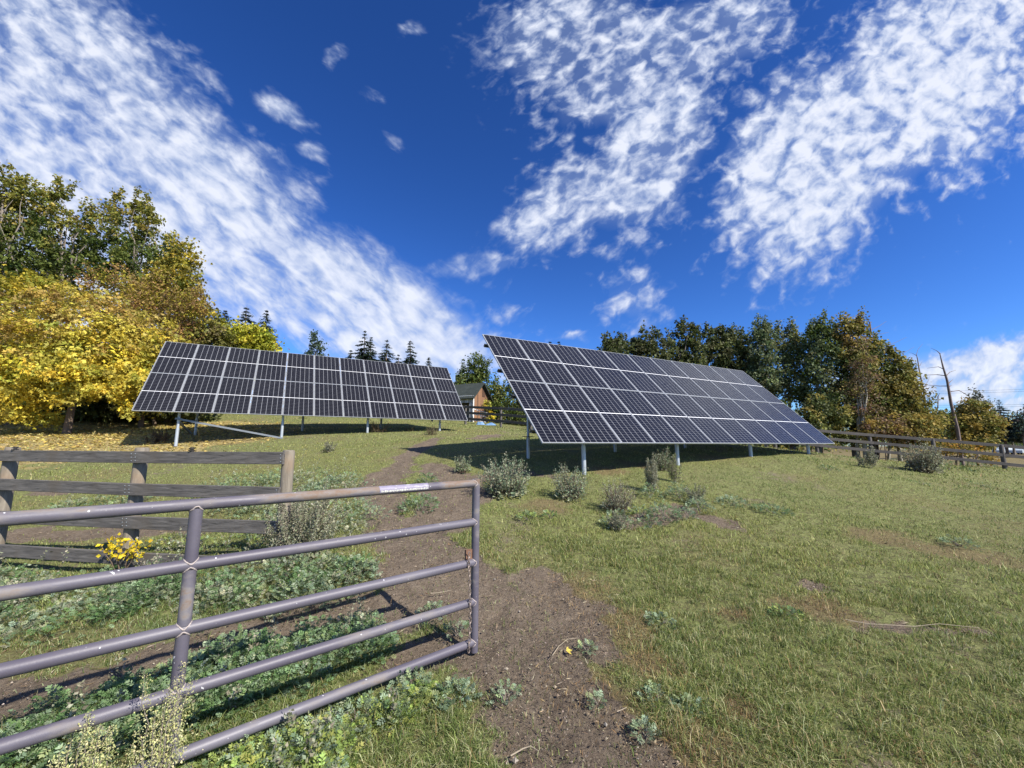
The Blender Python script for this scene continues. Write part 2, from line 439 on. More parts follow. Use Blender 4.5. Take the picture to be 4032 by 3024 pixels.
def sinh_axis(lo, hi, n, k):
    t = np.linspace(math.asinh(lo / k), math.asinh(hi / k), n); return np.sinh(t) * k
xs = sinh_axis(-420, 420, 620, 2.6); ys = 1.8 + sinh_axis(-300, 600, 640, 2.6)
X, Y = np.meshgrid(xs, ys); Z = gz(X, Y)
dm, dr, li = masks(X, Y)
near = np.hypot(X, Y) < 25
Z = Z + near * ((fbm(X * 9, Y * 9, 77) - .5) * .05 * (.4 + dm)) - near * dm * .018
nx, ny = len(xs), len(ys)
idx = np.arange(nx * ny).reshape(ny, nx)
quads = np.stack([idx[:-1, :-1].ravel(), idx[:-1, 1:].ravel(), idx[1:, 1:].ravel(), idx[1:, :-1].ravel()], -1)
gme = np_mesh('ground', np.stack([X.ravel(), Y.ravel(), Z.ravel()], -1), [quads], None, True)
for nm, arr in (('dirt', dm), ('litter', li), ('dry', dr)):
    a_ = gme.attributes.new(nm, 'FLOAT', 'POINT'); a_.data.foreach_set('value', arr.ravel().astype(np.float32))
tag(add('ground', gme, M['ground']), 'olive pasture sloping up to the solar arrays with worn dirt paths', 'ground', kind='structure')

# ------------------------------------------------------------------ leaf scattering
KITE = (np.array([[0, 0, 0], [.42, .38, .05], [1, 0, -.08], [.42, -.38, .05]]), np.array([[0, 1, 2, 3]]))
def lobed():
    # palmate leaf of three pointed lobes
    V = [[0, 0, 0], [.5, .24, .03], [1, 0, -.08], [.5, -.24, .03]]
    for s in (1, -1): V += [[.08, 0, 0], [.30, .42 * s, .02], [.62, .62 * s, -.05], [.48, .14 * s, .03]]
    return np.array(V, float), np.arange(12).reshape(3, 4)
def frond():
    # dissected wormwood leaf: stalk with paired rounded lobes
    V = []; Fq = []
    def quad(p, d, l, w, z=0.):
        p = np.array(p, float); d = np.array(d, float); q = np.array([-d[1], d[0], 0]); i = len(V)
        V.extend([p, p + d * l * .6 + q * w, p + d * l + [0, 0, -.05 + z], p + d * l * .6 - q * w]); Fq.append([i, i + 1, i + 2, i + 3])
    quad((0, 0, 0), (1, 0, 0), .55, .035)
    for x, l, a in ((.28, .30, 65), (.48, .40, 50), (.68, .36, 34)):
        for s in (-1, 1):
            t = math.radians(a) * s
            quad((x - .05, 0, 0), (math.cos(t), math.sin(t), 0), l, .075, .06)
            t2 = t * 1.45
            quad((x + .08, .08 * s, .01), (math.cos(t2), math.sin(t2), 0), l * .6, .06, .04)
    quad((.68, 0, 0), (1, 0, 0), .36, .09)
    return np.array(V), np.array(Fq)
FROND = frond()
def scatter(P, D, size, cols, shape=KITE, nrm=None, wid=1.0):
    """leaves at P along D (unit), random or given normal -> verts, quads, colours"""
    n = len(P); D = unit(D)
    if nrm is None: nrm = RNG.normal(size=(n, 3))
    B = unit(np.cross(nrm, D)); Nn = np.cross(D, B)
    V0, F0 = shape; k = len(V0)
    sz = np.broadcast_to(np.asarray(size, float), (n,))[:, None, None]
    V = P[:, None, :] + sz * (V0[None, :, 0:1] * D[:, None, :] + wid * V0[None, :, 1:2] * B[:, None, :] + V0[None, :, 2:3] * Nn[:, None, :])
    Q = F0[None] + (np.arange(n) * k)[:, None, None]
    C = np.repeat(cols, k, axis=0)
    return V.reshape(-1, 3), Q.reshape(-1, 4), C
class LB:
    def __init__(s): s.V = []; s.Q = []; s.C = []; s.n = 0
    def add(s, V, Q, C): s.V.append(V); s.Q.append(Q + s.n); s.C.append(C); s.n += len(V)
    def build(s, name, mat, parent=None, origin=(0, 0, 0)):
        V = np.concatenate(s.V) - np.asarray(origin); return add(name, np_mesh(name, V, [np.concatenate(s.Q)], np.clip(np.concatenate(s.C), 0, 1)), mat, parent)
def pick(cols, n, rng=RNG, jit=.18):
    cols = np.asarray(cols, float)
    c = cols[rng.integers(0, len(cols), n)]
    return c * (1 + rng.normal(size=(n, 1)) * jit) * (1 + rng.normal(size=(n, 3)) * .04)

# ------------------------------------------------------------------ trees
def limb(mb, a, b, r0, r1, n=6, wob=.06, rng=RNG):
    a, b = np.asarray(a, float), np.asarray(b, float); L = np.linalg.norm(b - a)
    t = np.linspace(0, 1, 6)[:, None]
    P = a + (b - a) * t; P[1:-1] += rng.normal(size=(4, 3)) * wob * L * .35
    P += np.array([0, 0, 1]) * (np.sin(t * np.pi) * L * .06)
    mb.tube(P, np.linspace(r0, r1, 6), n)
LS = 1.05
def tree(name, label, cat, base, Y, blobs, n, leaf, cols, bark='bark', tr=.14, group=None, clump=.45, stems=1, shape=KITE, lean=(0, 0), seed=1, top_cols=None, thin=0., blobdepth=1.):
    rng = np.random.default_rng(seed)
    bx = ratio(base[0], base[1])[0] * Y
    b = np.array([bx, Y, float(gz(np.array([bx]), np.array([Y]))[0])])
    root = empty(name, b, 0, label, cat, group)
    Bc = []; Br = []
    for q in blobs:
        u, v, ru, rv = q[:4]; dY = q[4] if len(q) > 4 else 0
        Bc.append(at(u, v, Y + dY)); k = (Y + dY) / F
        Br.append((ru * k, min(ru, rv * 1.4) * k * blobdepth, rv * k))
    Bc = np.array(Bc); Br = np.array(Br); Bc[:, 2] -= Br[:, 2] * .10
    vol = (Br[:, 0] * Br[:, 2]); w = vol / vol.sum()
    nc = max(10, int(n / 42)); lb = LB(); cl = []; SPK = []; spikes = 5 if name in ('poplar_tree', 'aspen_tree', 'ash_tree') else 0
    for bi in range(len(Bc)):
        m = max(4, int(nc * w[bi]))
        d = unit(rng.normal(size=(m, 3))); r = rng.uniform(.25, 1.02, (m, 1)) ** .55
        r = r * (.86 + .3 * vnoise(d[:, 0] * 3 + seed, d[:, 2] * 3 + bi * 7, seed)[:, None])
        P = Bc[bi] + d * r * Br[bi]
        if thin: P = P[rng.random(len(P)) > thin * (r[:, 0] > .8)]
        cl.append(P)
        if spikes and Bc[bi][2] + Br[bi][2] > (Bc[:, 2] + Br[:, 2]).max() - .45 * (Bc[:, 2] + Br[:, 2] - b[2]).max():
            for q in range(spikes):          # leafy shoots that stand out of the crown
                a_ = rng.uniform(0, 2 * np.pi); q_ = rng.uniform(0, .95); h_ = rng.uniform(.15, .55) * clump * 2.2; nn = 5
                p0 = Bc[bi] + [Br[bi][0] * q_ * math.cos(a_), Br[bi][1] * q_ * math.sin(a_), Br[bi][2] * math.sqrt(1 - q_ * q_) * .9]
                sp = p0 + np.linspace(0, 1, nn)[:, None] * [math.cos(a_) * .25 * h_, math.sin(a_) * .25 * h_, h_ * 1.6]
                SPK.append(sp)
    cl = np.concatenate(cl)
    cl[:, 2] = np.maximum(cl[:, 2], b[2] + .15)
    per = max(6, int(n / len(cl)))
    cs = clump * rng.uniform(.6, 1.25, (len(cl), 1))
    P = np.repeat(cl, per, 0) + rng.normal(size=(len(cl) * per, 3)) * np.repeat(cs, per, 0) * np.array([.5, .5, .38])
    ccol = pick(cols, len(cl), rng, .12)
    if top_cols is not None:
        hz = (cl[:, 2] - cl[:, 2].min()) / np.ptp(cl[:, 2])
        sel = rng.random(len(cl)) < sstep(.35, .9, hz)
        ccol[sel] = pick(top_cols, sel.sum(), rng, .12)
    Cc = np.repeat(ccol, per, 0) * (1 + rng.normal(size=(len(P), 1)) * .16)
    D = unit(rng.normal(size=P.shape) + [0, 0, -.35])
    nrm = unit(rng.normal(size=P.shape) * .8 + np.array([0, 0, .7]) + unit(P - b - [0, 0, np.ptp(cl[:, 2]) * .4]) * .7)
    keep = P[:, 2] > b[2] + .03
    lb.add(*scatter(P[keep], D[keep], leaf * LS * rng.uniform(.4, 1.45, keep.sum()), Cc[keep], shape, nrm[keep]))
    if SPK:
        SP_ = np.concatenate(SPK); k_ = 9; Pq = np.repeat(SP_, k_, 0) + rng.normal(size=(len(SP_) * k_, 3)) * clump * .2
        lb.add(*scatter(Pq, rng.normal(size=Pq.shape) + [0, 0, -.2], leaf * LS * rng.uniform(.6, 1.2, len(Pq)), pick(top_cols if top_cols is not None else cols, len(Pq), rng, .2), shape))
    lb.build('crown', M['leaf'], root, b)
    mb = MB()
    top = Bc[np.argmax(Bc[:, 2])] + [0, 0, Br[np.argmax(Bc[:, 2])][2] * .4]
    for sidx in range(stems):
        off = np.array([rng.normal() * .3, rng.normal() * .3, 0]) * (sidx > 0)
        bb = b * 0 + off; bb[2] = -.1
        mid = (top - b) * np.array([1, 1, 1]) * rng.uniform(.8, 1) + off
        m1 = bb + (mid - bb) * .45; m1[:2] = m1[:2] * .35 + np.array(lean) * 1.0
        pts = np.array([bb, bb + (m1 - bb) * .5 + [rng.normal() * .04, 0, 0], m1, m1 + (mid - m1) * .5 + rng.normal(size=3) * .12, mid])
        rr = tr * (1 if sidx == 0 else .7) * np.array([1.15, .9, .7, .42, .12])
        mb.tube(pts, rr, 9)
        for bi in range(len(Bc)):
            for kk in range(3 if stems == 1 else 2):
                t = rng.uniform(.25, .9); p0 = pts[1] + (pts[-1] - pts[1]) * 0
                seg = min(3, int(t * 4)); p0 = pts[seg] + (pts[seg + 1] - pts[seg]) * (t * 4 - seg)
                e = Bc[bi] - b + rng.normal(size=3).clip(-1.2, 1.2) * Br[bi] * .3
                if e[2] > p0[2] - .4: limb(mb, p0, e, tr * .32, tr * .05, 5, .1, rng)
    mb.build('trunk', M[bark], root, True)
    return root

def conifer(label, top, vbase, Y, hw, seed, cols, group, name='spruce_tree', dens=1.0, dead=False):
    """top=(u,v) apex, vbase = pixel row where the foliage ends, hw = half width in px at the base"""
    rng = np.random.default_rng(seed)
    T = at(top[0], top[1], Y); k = Y / F
    b = np.array([T[0], T[1], float(gz(np.array([T[0]]), np.array([T[1]]))[0])])
    hw = hw * 1.75; H = T[2] - b[2]; R = hw * k; z0 = max(.2, at(top[0], vbase, Y)[2] - b[2])
    root = empty(name, b, 0, label, 'conifer', group)
    mb = MB(); mb.tube([[0, 0, -.1], [0.03, 0, H * .5], [0, 0, H * .99]], [H * .02 + .03, H * .012 + .02, .01], 7)
    mb.build('trunk', M['bark'], root, True)
    lb = LB(); z = z0
    P = []; D = []; Sz = []
    while z < H:
        f = (H - z) / (H - z0); r = R * (f ** .85) * rng.uniform(.75, 1.12) + .04
        nb = int((5 + 6 * f) * dens) + 2
        for a in rng.uniform(0, 2 * np.pi, nb):
            L = r * rng.uniform(.65, 1.1); m = max(4, int(L / .07))
            t = np.linspace(.15, 1, m)
            d = np.array([math.cos(a), math.sin(a)])
            droop = -L * .38 * t ** 1.4 + L * .18 * t ** 4 + .12 * L
            pp = np.stack([d[0] * L * t, d[1] * L * t, z + droop], -1)
            for s in (-1, 1, 0):
                side = np.array([-d[1], d[0], 0]) * s
                P.append(pp); dd = np.array([d[0], d[1], -.25]) * (.7 if s else 1) + side * .8
                D.append(np.tile(dd, (m, 1)) + rng.normal(size=(m, 3)) * .3); Sz.append(np.full(m, .13 + L * .14) * (1.15 - .5 * t))
        z += max(.10, R * .13 * rng.uniform(.7, 1.2))
    P = np.concatenate(P); D = np.concatenate(D); Sz = np.concatenate(Sz)
    lb.add(*scatter(P + rng.normal(size=P.shape) * .03, D, Sz, pick(cols, len(P), rng, .22), KITE, rng.normal(size=P.shape) * .5 + [0, 0, 1], .55))
    lb.build('crown', M['needle'], root)
    return root

YEL = [(.62, .48, .05), (.70, .56, .07), (.52, .41, .05), (.60, .52, .09), (.44, .38, .06), (.36, .35, .06)]
YG = [(.30, .27, .035), (.40, .33, .04), (.22, .22, .03), (.46, .36, .04)]
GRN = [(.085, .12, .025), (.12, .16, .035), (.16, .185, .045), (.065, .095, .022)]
GRNY = [(.22, .22, .045), (.28, .25, .05), (.15, .17, .035), (.32, .26, .06)]
BRN = [(.26, .15, .06), (.32, .20, .07), (.24, .17, .06), (.36, .26, .08)]
DGR = [(.065, .085, .028), (.095, .115, .036), (.14, .15, .055), (.075, .08, .036)]
ASP = [(.11, .15, .075), (.15, .19, .09), (.08, .115, .05), (.19, .20, .09)]
OCH = [(.30, .22, .05), (.36, .26, .06), (.22, .19, .05), (.26, .23, .06)]
OLV = [(.18, .185, .045), (.25, .225, .055), (.13, .145, .04), (.30, .25, .065)]
TEAL = [(.05, .085, .06), (.07, .11, .07), (.09, .12, .08)]
RED = [(.24, .13, .08), (.20, .13, .08), (.16, .12, .06), (.26, .17, .10)]
SPR = [(.018, .032, .020), (.028, .045, .026), (.040, .058, .034)]
SPB = [(.030, .05, .042), (.045, .07, .055), (.06, .085, .065)]

g = 'autumn trees left of the arrays'
tree('maple_tree', 'spreading maple with bright golden yellow crown and brown trunk beside the left solar array', 'tree', (262, 1700), 16.8,
     [(300, 1270, 270, 150), (140, 1430, 210, 150), (430, 1400, 215, 150), (560, 1330, 150, 120), (330, 1480, 300, 120, -.4), (560, 1530, 110, 105, -.5), (90, 1590, 130, 85, -.5), (640, 1420, 60, 90, -.2), (30, 1350, 120, 120)],
     46000, .115, YEL, 'bark', .13, g, .36, 1, lobed(), (.2, 0), 3, [(.46, .32, .08), (.38, .28, .08), (.50, .40, .07), (.33, .30, .06)], .25)
tree('maple_tree', 'olive yellow maple at the left edge behind the golden one', 'tree', (30, 1690), 19.5,
     [(30, 1180, 190, 130), (-80, 1350, 220, 200), (210, 1180, 160, 90), (-100, 1560, 180, 130)], 16000, .14, YG, 'bark', .14, g, .5, 1, lobed(), (0, 0), 4)
tree('poplar_tree', 'tall green poplar with a full rounded crown behind the golden maple', 'tree', (190, 1650), 24,
     [(120, 1000, 170, 160), (250, 930, 120, 120), (60, 870, 80, 90), (150, 800, 60, 75), (240, 790, 45, 65), (340, 860, 45, 60), (20, 1090, 170, 110), (260, 1060, 130, 90)],
     19000, .165, GRN, 'greybark', .2, g, .42, 1, KITE, (0, 0), 5, GRNY, .25)
tree('poplar_tree', 'tall green poplar cut by the left edge of the photo, highest of the trees', 'tree', (-40, 1650), 23,
     [(10, 740, 70, 80), (-40, 820, 90, 120), (90, 760, 45, 40), (-30, 960, 120, 120)], 6500, .165, GRN, 'greybark', .17, g, .4, 1, KITE, (0, 0), 6, GRNY, .25)
tree('poplar_tree', 'tall two-pronged green poplar with open gaps in its crown right of the full poplar', 'tree', (490, 1640), 25,
     [(460, 830, 38, 70), (550, 820, 42, 70), (500, 930, 85, 60), (590, 880, 45, 50), (430, 990, 80, 90), (560, 1030, 115, 80), (650, 990, 50, 60), (470, 1090, 130, 70)],
     11500, .16, GRN, 'greybark', .18, g, .38, 1, KITE, (0, 0), 7, GRNY, .3)
tree('poplar_tree', 'yellow tinged poplar with its tip right of the green poplars', 'tree', (660, 1650), 22.5,
     [(720, 1010, 45, 55), (690, 1100, 85, 70), (730, 1180, 55, 60), (600, 1150, 100, 60)], 9000, .15, GRNY + YG + [(.42, .32, .05)], 'greybark', .12, g, .45, 1, KITE, (0, 0), 8)
tree('ash_tree', 'thin brownish half-bare tree behind the golden maple', 'tree', (560, 1650), 20.5,
     [(470, 1150, 150, 100), (620, 1190, 130, 110), (720, 1230, 80, 100), (560, 1290, 190, 100), (790, 1200, 50, 55)], 13000, .11, BRN + YG[:2], 'bark', .11, g, .5, 2, KITE, (0, 0), 9, None, .3)
tree('shrub_tree', 'dark olive brown bushy tree left of the rounded yellow-green one', 'tree', (800, 1640), 25,
     [(790, 1250, 85, 80), (820, 1330, 110, 80), (740, 1340, 80, 80), (800, 1450, 160, 110)], 14000, .17, OLV + [(.14, .12, .05)], 'bark', .12, g, .5, 2, KITE, (0, 0), 10)
tree('maple_tree', 'rounded yellow-green tree rising behind the left array', 'tree', (970, 1640), 27,
     [(950, 1330, 110, 80), (1030, 1340, 65, 65), (870, 1340, 80, 80), (960, 1430, 140, 90)], 15000, .17, [(.32, .33, .03), (.42, .40, .04), (.25, .28, .03), (.48, .44, .05)], 'bark', .12, g, .45, 2, KITE, (0, 0), 11)
# dark thicket under and behind the golden maple
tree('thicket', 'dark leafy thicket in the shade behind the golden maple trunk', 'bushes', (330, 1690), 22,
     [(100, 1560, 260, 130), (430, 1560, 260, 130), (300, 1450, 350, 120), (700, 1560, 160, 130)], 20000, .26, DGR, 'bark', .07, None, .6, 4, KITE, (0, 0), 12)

g = 'spruces on the skyline'
conifer('dark spruce with two ragged tips above the rounded yellow-green tree', (973, 1200), 1500, 34, 66, 1, SPR, g)
conifer('dark spruce on the right shoulder of the rounded yellow-green tree', (1050, 1222), 1500, 33, 62, 2, SPR, g)
conifer('smallest dark spruce tip poking out left above the rounded yellow-green tree', (888, 1222), 1450, 36, 42, 3, SPR, g)
conifer('tall spruce with a forked top behind the middle of the left array', (1437, 1302), 1600, 42, 66, 4, SPR, g)
conifer('slim spruce pressed against the right side of the forked one', (1462, 1325), 1600, 42.8, 46, 5, SPR, g)
conifer('medium spruce between the forked spruce and the lone right one', (1524, 1335), 1600, 42, 58, 6, SPR, g)
conifer('lone pointed spruce above the right part of the left array', (1617, 1335), 1600, 41, 50, 7, SPR, g)
conifer('small spruce left of the forked spruce, barely above the array edge', (1382, 1375), 1600, 44, 44, 8, SPR, g)
conifer('small spruce tip near the right end of the left array', (1689, 1405), 1600, 44, 34, 9, SPR, g)
conifer('low spruce crown filling the gap right of the forked spruce', (1570, 1395), 1600, 43, 60, 13, SPR, g)
conifer('left one of two small spruce tips over the right array top edge', (2166, 1346), 1600, 38, 34, 10, SPR, g)
conifer('right one of two small spruce tips over the right array top edge', (2200, 1346), 1600, 38, 36, 11, SPR, g)
tree('aspen_tree', 'small blue-green leafy tree alone on the skyline behind the left array', 'tree', (1240, 1640), 42,
     [(1240, 1360, 28, 30), (1237, 1405, 38, 45), (1240, 1480, 50, 70)], 2600, .2, TEAL, 'greybark', .12, None, .5, 1, KITE, (0, 0), 13)

g = 'trees around the shed'
tree('poplar_tree', 'round dark green tree standing behind the shed', 'tree', (1880, 1650), 36,
     [(1885, 1450, 48, 50), (1850, 1500, 55, 55), (1895, 1510, 45, 55), (1860, 1580, 90, 60)], 9000, .17, GRN, 'bark', .16, g, .5, 1, KITE, (0, 0), 14)
tree('poplar_tree', 'lower green tree between the shed and the right array', 'tree', (1960, 1650), 33,
     [(1945, 1550, 45, 45), (1960, 1600, 60, 60), (1930, 1620, 50, 40)], 5000, .16, GRN + OLV[:1], 'bark', .1, g, .45, 2, KITE, (0, 0), 15)
tree('cherry_tree', 'loose leafy tree half hidden behind the left edge of the right array', 'tree', (2050, 1660), 30,
     [(2020, 1500, 35, 50), (2040, 1570, 55, 60), (2060, 1640, 80, 50), (2100, 1600, 50, 70)], 7000, .14, GRN + DGR, 'bark', .09, g, .45, 3, KITE, (0, 0), 16, None, .2)
tree('aspen_tree', 'pale green small tree left of the round one behind the shed', 'tree', (1810, 1640), 40,
     [(1815, 1510, 28, 30), (1805, 1560, 40, 45)], 2200, .18, TEAL + GRN[1:3], 'greybark', .09, g, .4, 1, KITE, (0, 0), 17)
tree('shrub', 'yellow leaved shrub at the right wall of the shed', 'shrub', (1925, 1668), 27,
     [(1915, 1605, 14, 30), (1930, 1635, 20, 25)], 500, .13, YEL + YG, 'bark', .03, None, .25, 2, KITE, (0, 0), 18)

g = 'dark poplars behind the right array'
for i, (lab, bl) in enumerate([
    ('leftmost dark green poplar behind the right array, lowest of the row', [(2415, 1372, 55, 42), (2390, 1400, 60, 50), (2440, 1402, 40, 50)]),
    ('second dark poplar from the left behind the right array, broad crown', [(2545, 1352, 58, 45), (2500, 1402, 60, 60), (2580, 1402, 60, 60)]),
    ('tallest dark poplar behind the middle of the right array, with pointed tufts', [(2690, 1322, 36, 42), (2730, 1332, 32, 45), (2650, 1392, 55, 70), (2720, 1412, 60, 70)]),
    ('dark poplar with three tufts right of the tallest one', [(2785, 1342, 30, 45), (2835, 1342, 32, 48), (2880, 1347, 30, 45), (2830, 1400, 85, 80)]),
    ('dark poplar at the right end of the dark row, beside the pale aspens', [(2925, 1352, 32, 45), (2910, 1420, 60, 80), (2960, 1450, 45, 80)])]):
    uu = bl[0][0]
    tree('poplar_tree', lab, 'tree', (uu, 1700), 23 + i * .7, bl + [(uu, 1500, 90, 90), (uu + 20, 1620, 90, 70)], 10000, .16, DGR, 'greybark', .13, g, .36, 2, KITE, (0, 0), 30 + i, None, .2)
g = 'mixed trees along the right fence'
for i, a in enumerate([
    ('aspen_tree', 'pale wispy aspen left of the mixed right-hand grove', (3010, 1690), 24, [(2990, 1312, 30, 50), (3025, 1322, 25, 45), (3000, 1392, 50, 60), (3010, 1480, 80, 90)], 6500, .11, ASP, 'palebark', .3),
    ('aspen_tree', 'second pale aspen with several thin tips in the right-hand grove', (3110, 1690), 24.5, [(3070, 1342, 30, 50), (3110, 1332, 30, 45), (3140, 1352, 28, 45), (3100, 1400, 70, 60), (3110, 1500, 90, 90)], 7500, .11, ASP + OLV[:2], 'palebark', .3),
    ('aspen_tree', 'tall green aspen left of the brown-tipped tree', (3220, 1690), 23, [(3235, 1302, 35, 50), (3200, 1332, 28, 45), (3270, 1342, 30, 50), (3230, 1400, 75, 80), (3220, 1520, 95, 100)], 9500, .11, ASP + GRN[:2], 'palebark', .12),
    ('poplar_tree', 'tallest tree of the right grove with a golden brown tip', (3350, 1690), 22.5, [(3330, 1297, 38, 38), (3380, 1292, 32, 35), (3350, 1372, 70, 60), (3370, 1450, 85, 90), (3340, 1580, 90, 90)], 12000, .115, GRN + OLV, 'greybark', .05),
    ('poplar_tree', 'thin-crowned poplar right of the tallest tree of the grove', (3430, 1695), 22, [(3450, 1382, 32, 40), (3420, 1420, 45, 55), (3400, 1500, 50, 80)], 3800, .11, OLV + ASP[:2], 'greybark', .3),
    ('ash_tree', 'reddish brown withering tree in front of the right grove', (3395, 1700), 20.5, [(3400, 1430, 38, 60), (3410, 1500, 45, 60), (3380, 1570, 45, 60), (3420, 1620, 40, 50)], 3000, .07, RED + OLV[:2], 'palebark', .4),
    ('poplar_tree', 'cone shaped olive tree at the right end of the grove', (3530, 1700), 21.5, [(3518, 1415, 16, 25), (3520, 1450, 38, 35), (3540, 1510, 62, 45), (3560, 1570, 85, 55), (3570, 1640, 110, 60), (3470, 1560, 45, 90), (3585, 1480, 14, 25)], 13000, .115, OLV + [(.2, .16, .04)], 'palebark', .05),
    ('shrub', 'orange brown low bush under the cone shaped tree behind the right fence', (3480, 1740), 20, [(3480, 1665, 70, 30), (3440, 1690, 60, 35), (3540, 1700, 60, 40)], 3200, .09, RED + OCH, 'bark', .1),
    ('shrub', 'yellow-tinged bush low in front of the tall green aspen', (3230, 1720), 20.5, [(3230, 1600, 60, 50), (3290, 1640, 50, 50), (3170, 1650, 70, 60)], 4200, .10, OLV + DGR[:2], 'bark', .1),
    ('shrub', 'dark green bush behind the right corner of the right array', (3120, 1720), 21, [(3050, 1640, 90, 80), (3130, 1690, 90, 60)], 5000, .12, DGR + OLV[:1], 'bark', .1),
    ('shrub', 'ochre bush between the cone shaped tree and the leaning dead trunk', (3620, 1730), 20, [(3630, 1670, 55, 40), (3590, 1710, 60, 45), (3650, 1720, 40, 35)], 4600, .095, OCH, 'bark', .1),
    ('shrub', 'ochre leaved small tree right of the leaning dead trunk', (3840, 1780), 22, [(3830, 1620, 50, 45), (3790, 1670, 50, 50), (3870, 1670, 60, 50), (3830, 1730, 95, 40), (3830, 1590, 20, 25)], 8500, .10, OCH + OLV[:2], 'bark', .1),
    ('shrub', 'dark bush thicket at the foot of the grove behind the right fence', (3350, 1740), 22.5, [(3300, 1690, 130, 60), (3440, 1660, 100, 70)], 5000, .12, DGR + OLV[:2], 'bark', .05),
    ('shrub', 'low orange leaved sprouts behind the lowest rails of the right fence', (3760, 1800), 18.6, [(3720, 1770, 45, 16), (3790, 1760, 50, 22), (3880, 1800, 45, 14), (3700, 1790, 40, 12)], 1500, .075, OCH + [(.40, .22, .04)], 'bark', .4),
    ]):
    nm, lab, bs, Yt, bl, nl, lf, cc, bk, th = a
    nl = int(nl * 1.15); lf *= 1.15
    tree(nm, lab, 'shrub' if nm == 'shrub' else 'tree', bs, Yt, bl, nl, lf, cc, bk, .09 if nm != 'shrub' else .03, g if nm != 'shrub' else 'bushes along the right fence', .36 if nm != 'shrub' else .3, 2, KITE, (0, 0), 50 + i, BRN[2:] + OLV if i == 3 else None, th)
g = 'distant trees at the right'
for i, a in enumerate([
    ('distant green tree behind the leaning dead trunk', (3720, 1740), 48, [(3720, 1655, 55, 40), (3690, 1690, 60, 45), (3760, 1660, 40, 40)], 3200, GRN + TEAL),
    ('distant pale tree crown above the ochre tree', (3840, 1740), 52, [(3838, 1560, 18, 25), (3850, 1590, 36, 25), (3840, 1650, 60, 60)], 2400, [(.18, .16, .12), (.22, .19, .15), (.10, .12, .07)]),
    ('distant green tree left of the lone far spruce', (3905, 1740), 60, [(3905, 1625, 25, 20), (3900, 1680, 45, 50)], 2400, GRN + TEAL),
    ('distant dark tree right of the lone far spruce', (3985, 1740), 60, [(3975, 1660, 40, 35), (3990, 1700, 50, 40), (3950, 1700, 40, 40)], 3400, GRN + DGR),
    ('distant tree at the right edge with a purplish top', (4030, 1740), 56, [(4025, 1620, 24, 16), (4030, 1680, 40, 50), (4080, 1650, 50, 60)], 2600, [(.12, .10, .09)] + TEAL)]):
    tree('deciduous_tree', a[0], 'tree', a[1], a[2], a[3], a[4], .26, a[5], 'greybark', .15, g, .7, 1, KITE, (0, 0), 80 + i, None, .1)
conifer('lone dark spruce far off at the right, above the white vehicles', (3930, 1573), 1735, 58, 40, 12, SPB, g, dens=.8)
# far wood line closing the horizon
def far_wood():
    rng = np.random.default_rng(5); lb = LB()
    for side in ((-200, -20, 60, 95, 9), (-25, 60, 75, 110, 6.5), (55, 240, 85, 150, 8)):
        m = 520
        x = rng.uniform(side[0], side[1], m); y = rng.uniform(side[2], side[3], m); z = gz(x, y)
        h = side[4] * rng.uniform(.45, 1, m)
        per = 26
        P = np.repeat(np.stack([x, y, z + h * .5], -1), per, 0) + rng.normal(size=(m * per, 3)) * np.repeat(np.stack([h * .3, h * .3, h * .26], -1), per, 0)
        lb.add(*scatter(P, rng.normal(size=P.shape), rng.uniform(.5, 1.0, len(P)), np.repeat(pick(DGR + GRN + OLV + TEAL, m, rng), per, 0)))
    o = lb.build('distant_woodland', M['leaf'])
    tag(o, 'low dark distant woodland closing the horizon behind the pasture', 'woodland', kind='stuff')
far_wood()

# dead trunks
def dead_tree(label, pts, branches, Y, r0, name='dead_tree'):
    P = [at(u, v, Y) for u, v in pts]; b = P[0].copy(); b[2] = float(gz(np.array([b[0]]), np.array([b[1]]))[0])
    P[0] = b - [0, 0, .1]
    root = empty(name, b, 0, label, 'dead tree', 'leafless dead trees')
    mb = MB(); Q = np.array(P) - b
    mb.tube(Q, r0 * np.linspace(1, .12, len(Q)) ** .8, 9)
    mb.build('trunk', M['deadbark'], root, True)
    for br in branches:
        B = np.array([at(u, v, Y + (i * .15)) for i, (u, v) in enumerate(br)]) - b
        mb = MB(); mb.tube(B, np.linspace(r0 * .25, r0 * .06, len(B)), 6); mb.build('branch', M['deadbark'], root, True)
dead_tree('taller leaning dead trunk with bare curved branches above the right fence', [(3785, 1800), (3770, 1690), (3745, 1590), (3730, 1500), (3712, 1440), (3700, 1390)],
          [[(3702, 1393), (3690, 1382), (3665, 1370)], [(3712, 1452), (3695, 1444), (3650, 1450)], [(3724, 1482), (3740, 1465), (3765, 1457)], [(3735, 1510), (3745, 1500), (3753, 1494)],
           [(3745, 1542), (3775, 1537), (3800, 1550), (3832, 1572)], [(3726, 1480), (3690, 1475), (3640, 1477), (3632, 1490)], [(3738, 1520), (3700, 1520), (3650, 1516), (3637, 1524)], [(3738, 1522), (3748, 1517)]], 20.6, .09)
dead_tree('thinner dead trunk with a forked tip left of the taller leaning one', [(3665, 1760), (3650, 1620), (3635, 1530), (3622, 1470), (3612, 1410), (3608, 1395)],
          [[(3608, 1397), (3615, 1375), (3635, 1352)], [(3608, 1400), (3595, 1392), (3578, 1387)], [(3618, 1450), (3608, 1452), (3600, 1450)], [(3622, 1440), (3630, 1425)],
           [(3648, 1562), (3665, 1545), (3680, 1525)], [(3640, 1520), (3655, 1500), (3660, 1480)]], 22, .055)
